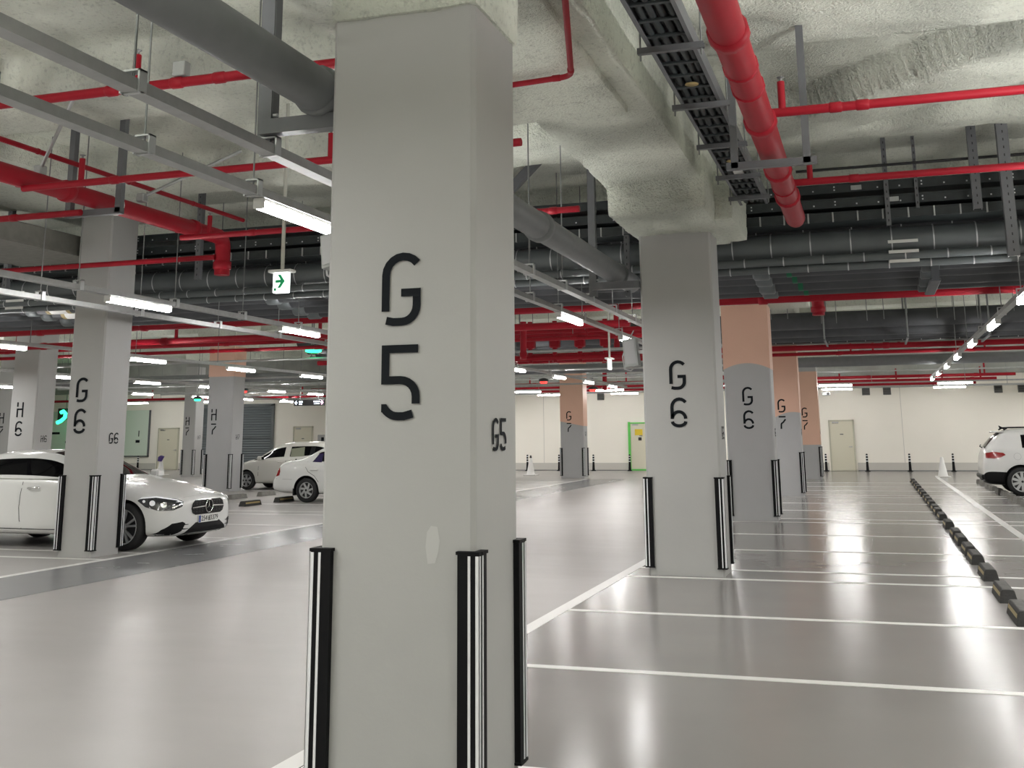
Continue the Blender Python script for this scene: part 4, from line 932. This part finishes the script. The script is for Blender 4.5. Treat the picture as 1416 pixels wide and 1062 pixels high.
for s in (-1,1):
    wheel(car,0,s*.8,.338,.235,s,5,'double',.76); wheel(car,-2.94,s*.8,.338,.235,s,5,'double',.76)
    mirror(car,-.82,s*.88,.98,s,M['paint'])
    sv=(0,-s,0)
    for nm,xx in (('door_gap',-1.86),('door_gap',-2.86),('door_gap',-.72)): strip_line(car,bv,nm,[(xx,.98),(xx-.015,.8),(xx-.02,.6),(xx+.0,.42),(xx+.03,.28)],.01,(0,s*2,0),(1,0,0),(0,0,1),sv,M['trim'])
    strip_line(car,bv,'sill_gap',[(-.6,.29),(-1.5,.28),(-2.4,.29)],.012,(0,s*2,0),(1,0,0),(0,0,1),sv,M['trim'])
    strip_line(car,bv,'chrome_strip',[(-.75,1.0),(-1.2,1.012),(-1.8,1.018),(-2.4,1.025),(-2.95,1.035)],.014,(0,s*2,0),(1,0,0),(0,0,1),sv,M['chrome'],.006)
    for xx in (-1.62,-2.62):
        h=MB(); h.tube([(xx-.12,s*.925,.885),(xx-.09,s*.955,.888),(xx+.07,s*.955,.892),(xx+.1,s*.925,.892)],.013,8); h.build('door_handle',M['chrome'],car)
    # headlight following the corner of the wing
    a=Vector((.14,s*.90,0)); c=Vector((.69,s*.44,0)); U=(c-a); L=U.length; U.normalize(); D=Vector((-abs(U.y),-s*abs(U.x),0)); O=a-D*1.0
    pl=[(.1*L,.715),(.18*L,.76),(.45*L,.775),(.85*L,.735),(L,.69),(.97*L,.62),(.8*L,.575),(.5*L,.57),(.25*L,.625)]
    hl_=patch(car,bv,'headlight',pl,O,U,(0,0,1),D,M['lampg'],.006)
    patch(car,bv,'light_strip',[(.12*L,.735),(.18*L,.765),(.46*L,.78),(.86*L,.727),(.99*L,.685),(.96*L,.675),(.84*L,.715),(.45*L,.758),(.2*L,.745)],O,U,(0,0,1),D,M['lampw'],.01,parent=hl_)
    for q,(cu_,cv,rr) in enumerate(((.38*L,.68,.04),(.6*L,.655,.042),(.22*L,.705,.02))):
        patch(car,bv,'lamp_projector',[(cu_+rr*math.cos(k*PI/6),cv+rr*math.sin(k*PI/6)) for k in range(12)],O,U,(0,0,1),D,M['lampw'] if q!=1 else M['chrome'],.011,1,parent=hl_)
    patch(car,bv,'lamp_blade',[(.78*L,.60),(.99*L,.66),(.99*L,.675),(.76*L,.62)],O,U,(0,0,1),D,M['chrome'],.011,1,parent=hl_)
    si=patch(car,bv,'side_intake',[(s*.83,.215),(s*.815,.30),(s*.74,.385),(s*.6,.405),(s*.545,.38),(s*.57,.33),(s*.60,.27),(s*.7,.215)] if s>0 else [(s*.83,.215),(s*.7,.215),(s*.60,.27),(s*.57,.33),(s*.545,.38),(s*.6,.405),(s*.74,.385),(s*.815,.30)],(2,0,0),(0,1,0),(0,0,1),(-1,0,0),M['trim'],.005)
    for zz in (.30,.36): patch(car,bv,'intake_fin',[(s*.66,zz-.012),(s*.48,zz-.004),(s*.48,zz+.004),(s*.66,zz+.012)],(2,0,0),(0,1,0),(0,0,1),(-1,0,0),M['trim'],.009,1,parent=si)
    patch(car,bv,'tail_light',[(-4.02,.82),(-4.02,.92),(-3.6,.95),(-3.62,.86)],(0,s*2,0),(1,0,0),(0,0,1),sv,M['tail'],.005)
fx=(2,0,0),(0,1,0),(0,0,1),(-1,0,0)
gr=patch(car,bv,'grille',[(-.335,.70),(-.40,.655),(-.43,.58),(-.40,.515),(-.33,.485),(.33,.485),(.40,.515),(.43,.58),(.40,.655),(.335,.70)],*fx,M['trim'],.006)
for yy_ in [q*.075 for q in range(-5,6)]:
    for zz in (.53,.565,.635,.665): 
        if abs(yy_)>.1: patch(car,bv,'grille_stud',[(yy_-.018,zz),(yy_,zz-.009),(yy_+.018,zz),(yy_,zz+.009)],*fx,M['rimd'],.009,1,parent=gr)
for s in (-1,1): patch(car,bv,'grille_bar',[(s*.09,.592),(s*.41,.582),(s*.41,.598),(s*.09,.612)][::s],*fx,M['chrome'],.018,1,parent=gr)
em=MB(); nx=bv.ray_cast(Vector((2,0,.6)),Vector((-1,0,0)))[0].x+.022
em.tube([(nx,.094*math.cos(k*PI/12),.6+.094*math.sin(k*PI/12)) for k in range(25)],.008,6,caps=False)
for a in (90,210,330):
    ca,sa=math.cos(math.radians(a)),math.sin(math.radians(a)); em.add([(nx,.014*-sa,.6+.014*ca),(nx,.014*sa,.6-.014*ca),(nx,.09*ca,.6+.09*sa),(nx+.008,0,.6)],[(0,3,2),(3,1,2),(0,2,1)])
em.build('star_emblem',M['chrome'],gr)
li=patch(car,bv,'lower_intake',[(-.58,.205),(-.47,.29),(-.31,.375),(.31,.375),(.47,.29),(.58,.205)],*fx,M['trim'],.006)
patch(car,bv,'chrome_lip',[(-.56,.2),(.56,.2),(.54,.232),(-.54,.232)],*fx,M['chrome'],.012,1,parent=li)
px=bv.ray_cast(Vector((2,0,.42)),Vector((-1,0,0)))[0].x+.012
pp=MB().bbox(px-.004,px+.006,-.26,.26,.365,.475,.003).build('licence_plate',M['plate'],car)
MB().box(px+.006,px+.008,.2,.255,.37,.47) and MB().box(px+.006,px+.008,-.256,-.205,.37,.47).build('plate_band',M['blue'],pp)
for txt,yc,sz in (('254',-.115,.105),('3379',.145,.105)):
    me=text_mesh(txt,sz); me.transform(Matrix(((0,0,1,px+.008),(1,0,0,yc),(0,1,0,.42),(0,0,0,1)))); me.materials.append(M['ink']); o=bpy.data.objects.new('plate_digits',me); COL.objects.link(o); o.parent=pp
kg=MB().box(px+.007,px+.009,-.015,-.006,.385,.455).box(px+.007,px+.009,.012,.021,.385,.455).box(px+.007,px+.009,-.015,.021,.412,.42).box(px+.007,px+.009,-.015,.021,.385,.393).box(px+.007,px+.009,.03,.038,.38,.46).box(px+.007,px+.009,.02,.03,.416,.424); kg.build('plate_letter',M['ink'],pp)
patch(car,bv,'bonnet_badge',[(.69+.022*math.cos(k*PI/5),.022*math.sin(k*PI/5)) for k in range(10)],(0,0,2),(1,0,0),(0,1,0),(0,0,-1),M['rimd'],.004,1)
patch(car,bv,'bonnet_gap',[(.74,-.5),(.755,-.3),(.76,0),(.755,.3),(.74,.5),(.733,.5),(.748,.3),(.752,0),(.748,-.3),(.733,-.5)],(0,0,2),(1,0,0),(0,1,0),(0,0,-1),M['pgrey'],.002,1)
place(car,-10.6,14.83,0)

# --- small warm white hatchback, nose to the left
ST=[(.63,.40,.32,.60,.66,.4),(.59,.56,.24,.64,.72,.4),(.48,.69,.19,.69,.79,.4),(.28,.765,.18,.76,.86,.4),(.02,.79,.18,.83,.93,.4),(-.2,.798,.18,.875,.965,.55),(-.5,.80,.18,.90,1.14,.6),(-.85,.80,.18,.915,1.335,.59),(-1.08,.80,.18,.92,1.42,.58),(-1.32,.80,.18,.925,1.455,.58),(-1.42,.80,.18,.93,1.46,.58),(-1.95,.80,.18,.945,1.475,.575),(-2.2,.80,.18,.97,1.47,.57),(-2.3,.80,.18,1.0,1.465,.57),(-2.62,.79,.2,1.03,1.42,.56),(-2.84,.775,.22,1.0,1.25,.57),(-2.96,.75,.25,.9,1.0,.5),(-2.98,.6,.34,.8,.86,.4)]
def mb_(i,j):
    if j==6:
        if 5<=i<=8 or 10<=i<=11 or i==13: return 1
        if i==12: return 3
    if j in (8,9):
        if 5<=i<=7: return 2
        if 14<=i<=15: return 5
    if j==0: return 3
    return 0
car,bv=make_car('hatchback_car','small pale hatchback parked nose to the near H 7 pillar',ST,mb_,M['silverp'],.285,2.385,.80,arch=.325)
for s in (-1,1):
    wheel(car,0,s*.69,.285,.18,s,6,'plain',.68); wheel(car,-2.385,s*.69,.285,.18,s,6,'plain',.68); mirror(car,-.55,s*.76,.9,s,M['silverp']); sv=(0,-s,0)
    for xx in (-.42,-1.38,-2.25): strip_line(car,bv,'door_gap',[(xx,.9),(xx-.01,.7),(xx-.01,.45),(xx+.02,.27)],.01,(0,s*2,0),(1,0,0),(0,0,1),sv,M['trim'])
    for xx in (-1.2,-2.1): MB().tube([(xx-.08,s*.80,.84),(xx-.05,s*.825,.842),(xx+.05,s*.825,.845),(xx+.08,s*.80,.845)],.012,8).build('door_handle',M['silverp'],car)
    strip_line(car,bv,'side_moulding',[(-.45,.44),(-1.2,.44),(-2.0,.45)],.03,(0,s*2,0),(1,0,0),(0,0,1),sv,M['silverp'],.008)
    a=Vector((.12,s*.77,0)); c=Vector((.52,s*.46,0)); U=(c-a); L=U.length; U.normalize(); D=Vector((-abs(U.y),-s*abs(U.x),0)); O=a-D
    patch(car,bv,'headlight',[(0,.80),(.5*L,.79),(L,.72),(.98*L,.64),(.55*L,.65),(.15*L,.74)],O,U,(0,0,1),D,M['lampg'],.006)
    patch(car,bv,'tail_light',[(-2.93,.75),(-2.93,1.02),(-2.74,1.08),(-2.72,.92)],(0,s*2,0),(1,0,0),(0,0,1),sv,M['tail'],.005)
    patch(car,bv,'rear_seat_view',[(-1.52,1.0),(-1.5,1.25),(-1.95,1.3),(-2.0,1.02)],(0,s*2,0),(1,0,0),(0,0,1),sv,M['greeny'],.003)
patch(car,bv,'grille',[(-.3,.33),(-.35,.45),(.35,.45),(.3,.33)],*fx,M['trim'],.005)
place(car,-18.88,31.5,PI)

# --- old white saloon, tail towards the wheel stops
ST=[(.86,.40,.34,.58,.63,.4),(.82,.6,.25,.62,.69,.4),(.68,.76,.2,.66,.74,.4),(.4,.82,.19,.72,.80,.4),(0,.845,.19,.79,.87,.4),(-.45,.848,.19,.86,.94,.4),(-.68,.848,.19,.89,.97,.55),(-1.0,.848,.19,.905,1.16,.6),(-1.35,.848,.19,.915,1.34,.58),(-1.55,.848,.19,.92,1.385,.57),(-1.68,.848,.19,.923,1.395,.57),(-1.76,.848,.19,.925,1.397,.57),(-2.1,.848,.19,.93,1.39,.57),(-2.3,.848,.19,.94,1.36,.57),(-2.6,.845,.19,.955,1.19,.6),(-2.85,.84,.19,.97,1.05,.6),(-3.05,.835,.2,.97,1.045,.5),(-3.24,.82,.21,.955,1.025,.5),(-3.31,.81,.22,.93,1.0,.5),(-3.41,.79,.24,.80,.87,.4),(-3.46,.785,.25,.64,.70,.4),(-3.52,.78,.27,.56,.61,.4),(-3.55,.73,.3,.53,.57,.4),(-3.56,.6,.36,.5,.54,.4)]
def mb_(i,j):
    if j==6:
        if 6<=i<=9 or 11<=i<=12: return 1
        if i==10: return 3
    if j in (8,9):
        if 6<=i<=8: return 2
        if 13<=i<=14: return 5
    if j==0: return 3
    return 0
car,bv=make_car('old_saloon_car','older white saloon half hidden behind the G 5 pillar',ST,mb_,M['paint'],.30,2.55,.848,arch=.35)
for s in (-1,1):
    wheel(car,0,s*.735,.30,.19,s,7,'swirl',.66); wheel(car,-2.55,s*.735,.30,.19,s,7,'swirl',.66); mirror(car,-.85,s*.8,.9,s,M['paint']); sv=(0,-s,0)
    strip_line(car,bv,'door_gap',[(-1.72,.9),(-1.73,.5),(-1.7,.27)],.01,(0,s*2,0),(1,0,0),(0,0,1),sv,M['trim'])
    strip_line(car,bv,'door_gap',[(-2.55,1.0),(-2.58,.86),(-2.5,.75),(-2.32,.65),(-2.2,.5)],.01,(0,s*2,0),(1,0,0),(0,0,1),sv,M['trim'])
    MB().tube([(-2.42,s*.84,.80),(-2.4,s*.87,.80),(-2.25,s*.87,.805),(-2.23,s*.84,.805)],.018,8).build('door_handle',M['paint'],car)
    strip_line(car,bv,'bumper_gap',[(-2.95,.56),(-3.2,.57),(-3.44,.58)],.01,(0,s*2,0),(1,0,0),(0,0,1),sv,M['pgrey'])
    tl_=patch(car,bv,'tail_light',[(-3.47,.68),(-3.40,.86),(-3.33,.87),(-3.31,.75),(-3.33,.66),(-3.44,.63)],(0,s*2,0),(1,0,0),(0,0,1),sv,M['tail'],.006)
    MB().prism([(-2.93,.17),(-2.93,.36),(-2.9,.36),(-2.88,.17)],lambda u,v,t:(u,s*(.6+.22*t),v)).build('mud_flap',M['trim'],car)
    patch(car,bv,'window_tint',[(-2.15,.98),(-2.18,1.2),(-2.3,1.2),(-2.42,.99)],(0,s*2,0),(1,0,0),(0,0,1),sv,M['violet'],.003)
MB().tube([(-3.3,0,.98),(-3.32,0,1.05)],.02,8).build('boot_knob',M['trim'],car)
place(car,-11.1,25.85,0)

# --- white SUV, tail towards the wheel stops on the right
ST=[(.86,.45,.36,.7,.78,.4),(.8,.68,.28,.78,.86,.4),(.6,.82,.25,.84,.93,.4),(.2,.9,.24,.93,1.02,.4),(-.3,.905,.24,1.0,1.09,.5),(-.5,.905,.24,1.02,1.13,.6),(-.9,.905,.24,1.04,1.4,.66),(-1.25,.905,.24,1.05,1.6,.65),(-1.5,.905,.24,1.055,1.645,.65),(-1.58,.905,.24,1.06,1.65,.65),(-2.1,.905,.24,1.07,1.67,.65),(-2.2,.905,.24,1.07,1.67,.65),(-2.56,.905,.24,1.1,1.66,.64),(-2.7,.902,.24,1.12,1.655,.64),(-3.02,.89,.25,1.16,1.60,.64),(-3.26,.87,.26,1.17,1.36,.68),(-3.38,.85,.28,1.12,1.19,.68),(-3.45,.82,.32,.95,1.02,.6),(-3.47,.8,.36,.78,.84,.6),(-3.5,.66,.42,.62,.68,.5)]
def mb_(i,j):
    if j==6:
        if 5<=i<=7 or 9<=i<=9 or i==11: return 1
        if i in (8,10): return 3
    if j in (8,9):
        if 5<=i<=6: return 2
        if i in (14,15): return 5
    if j in (0,1,2): return 3
    return 0
car,bv=make_car('suv_car','white SUV reversed against the grey wheel stops on the right',ST,mb_,M['paint'],.352,2.60,.905,arch=.41)
for s in (-1,1):
    wheel(car,0,s*.79,.352,.22,s,10,'plain',.72); wheel(car,-2.6,s*.79,.352,.22,s,10,'plain',.72); mirror(car,-.8,s*.86,1.05,s,M['paint']); sv=(0,-s,0)
    patch(car,bv,'tail_light',[(-3.40,.93),(-3.40,1.06),(-3.2,1.09),(-2.98,1.06),(-2.93,1.01),(-3.05,.95),(-3.2,.92)],(0,s*2,0),(1,0,0),(0,0,1),sv,M['tail'],.008)
    strip_line(car,bv,'fuel_flap',[(-2.66+.085*math.cos(k*PI/9),.97+.085*math.sin(k*PI/9)) for k in range(19)],.007,(0,s*2,0),(1,0,0),(0,0,1),sv,M['pgrey'])
    strip_line(car,bv,'arch_trim',[(-2.6+.43*math.cos(math.radians(a)),.352+.43*math.sin(math.radians(a))) for a in range(0,181,12)],.05,(0,s*2,0),(1,0,0),(0,0,1),sv,M['trim'],.008)
    MB().tube([(-2.9,s*.6,1.635),(-2.8,s*.6,1.69),(-1.6,s*.6,1.70),(-1.45,s*.6,1.65)],.02,8).build('roof_rail',M['trim'],car)
sp=MB().bbox(-3.14,-2.9,-.58,.58,1.565,1.605,.015).build('rear_spoiler',M['paint'],car)
MB().prism([(-2.75,1.65),(-2.95,1.75),(-2.93,1.66)],lambda u,v,t:(u,-.015+.03*t,v)).build('roof_antenna',M['trim'],car)
wp=MB().tube([(-3.4,-.1,1.18),(-3.46,-.1,1.22),(-3.4,.3,1.25)],.015,6).build('rear_wiper',M['trim'],car)
tb=MB().bbox(-3.53,-3.3,-.76,.76,.40,.52,.03).build('rear_bumper_step',M['trim'],car); MB().cyl((-3.5,-.4,.36),(-3.3,-.4,.36),.035,10).build('tailpipe',M['chrome'],car)
place(car,6.11,31.45,0)
# ------------------------------------------------------------------ camera and world
cam=bpy.data.cameras.new('camera'); co=bpy.data.objects.new('camera',cam); COL.objects.link(co); SC.camera=co
F,CX,CY=1495.42,716.65,296.34; yaw,pit,rol=0.309026,0.201050,-0.0087998
cyw,syw=math.cos(yaw),math.sin(yaw); cp,sp=math.cos(pit),math.sin(pit); cr,sr=math.cos(rol),math.sin(rol)
Rz=Matrix(((cyw,syw,0),(-syw,cyw,0),(0,0,1))); base=Matrix(((1,0,0),(0,0,-1),(0,1,0)))
Rp=Matrix(((1,0,0),(0,cp,sp),(0,-sp,cp))); Rr=Matrix(((cr,-sr,0),(sr,cr,0),(0,0,1)))
R=Rr@Rp@base@Rz            # world -> (right, down, forward)
right,down,fwd=Vector(R[0]),Vector(R[1]),Vector(R[2])
mw=Matrix((( right.x,-down.x,-fwd.x,0),(right.y,-down.y,-fwd.y,0),(right.z,-down.z,-fwd.z,1.62),(0,0,0,1)))
co.matrix_world=mw
cam.sensor_width=36; cam.lens=F/1416*36; cam.shift_x=(708-CX)/1416; cam.shift_y=(CY-531)/1416; cam.clip_end=200; cam.clip_start=.05
w=bpy.data.worlds.new('world'); SC.world=w; w.use_nodes=True; w.node_tree.nodes['Background'].inputs['Color'].default_value=(.6,.62,.6,1); w.node_tree.nodes['Background'].inputs['Strength'].default_value=.0
SC.view_settings.view_transform='Standard'; SC.view_settings.exposure=-0.12
SC.cycles.use_denoising=True; SC.cycles.max_bounces=7; SC.cycles.diffuse_bounces=5; SC.cycles.glossy_bounces=4; SC.cycles.sample_clamp_indirect=6
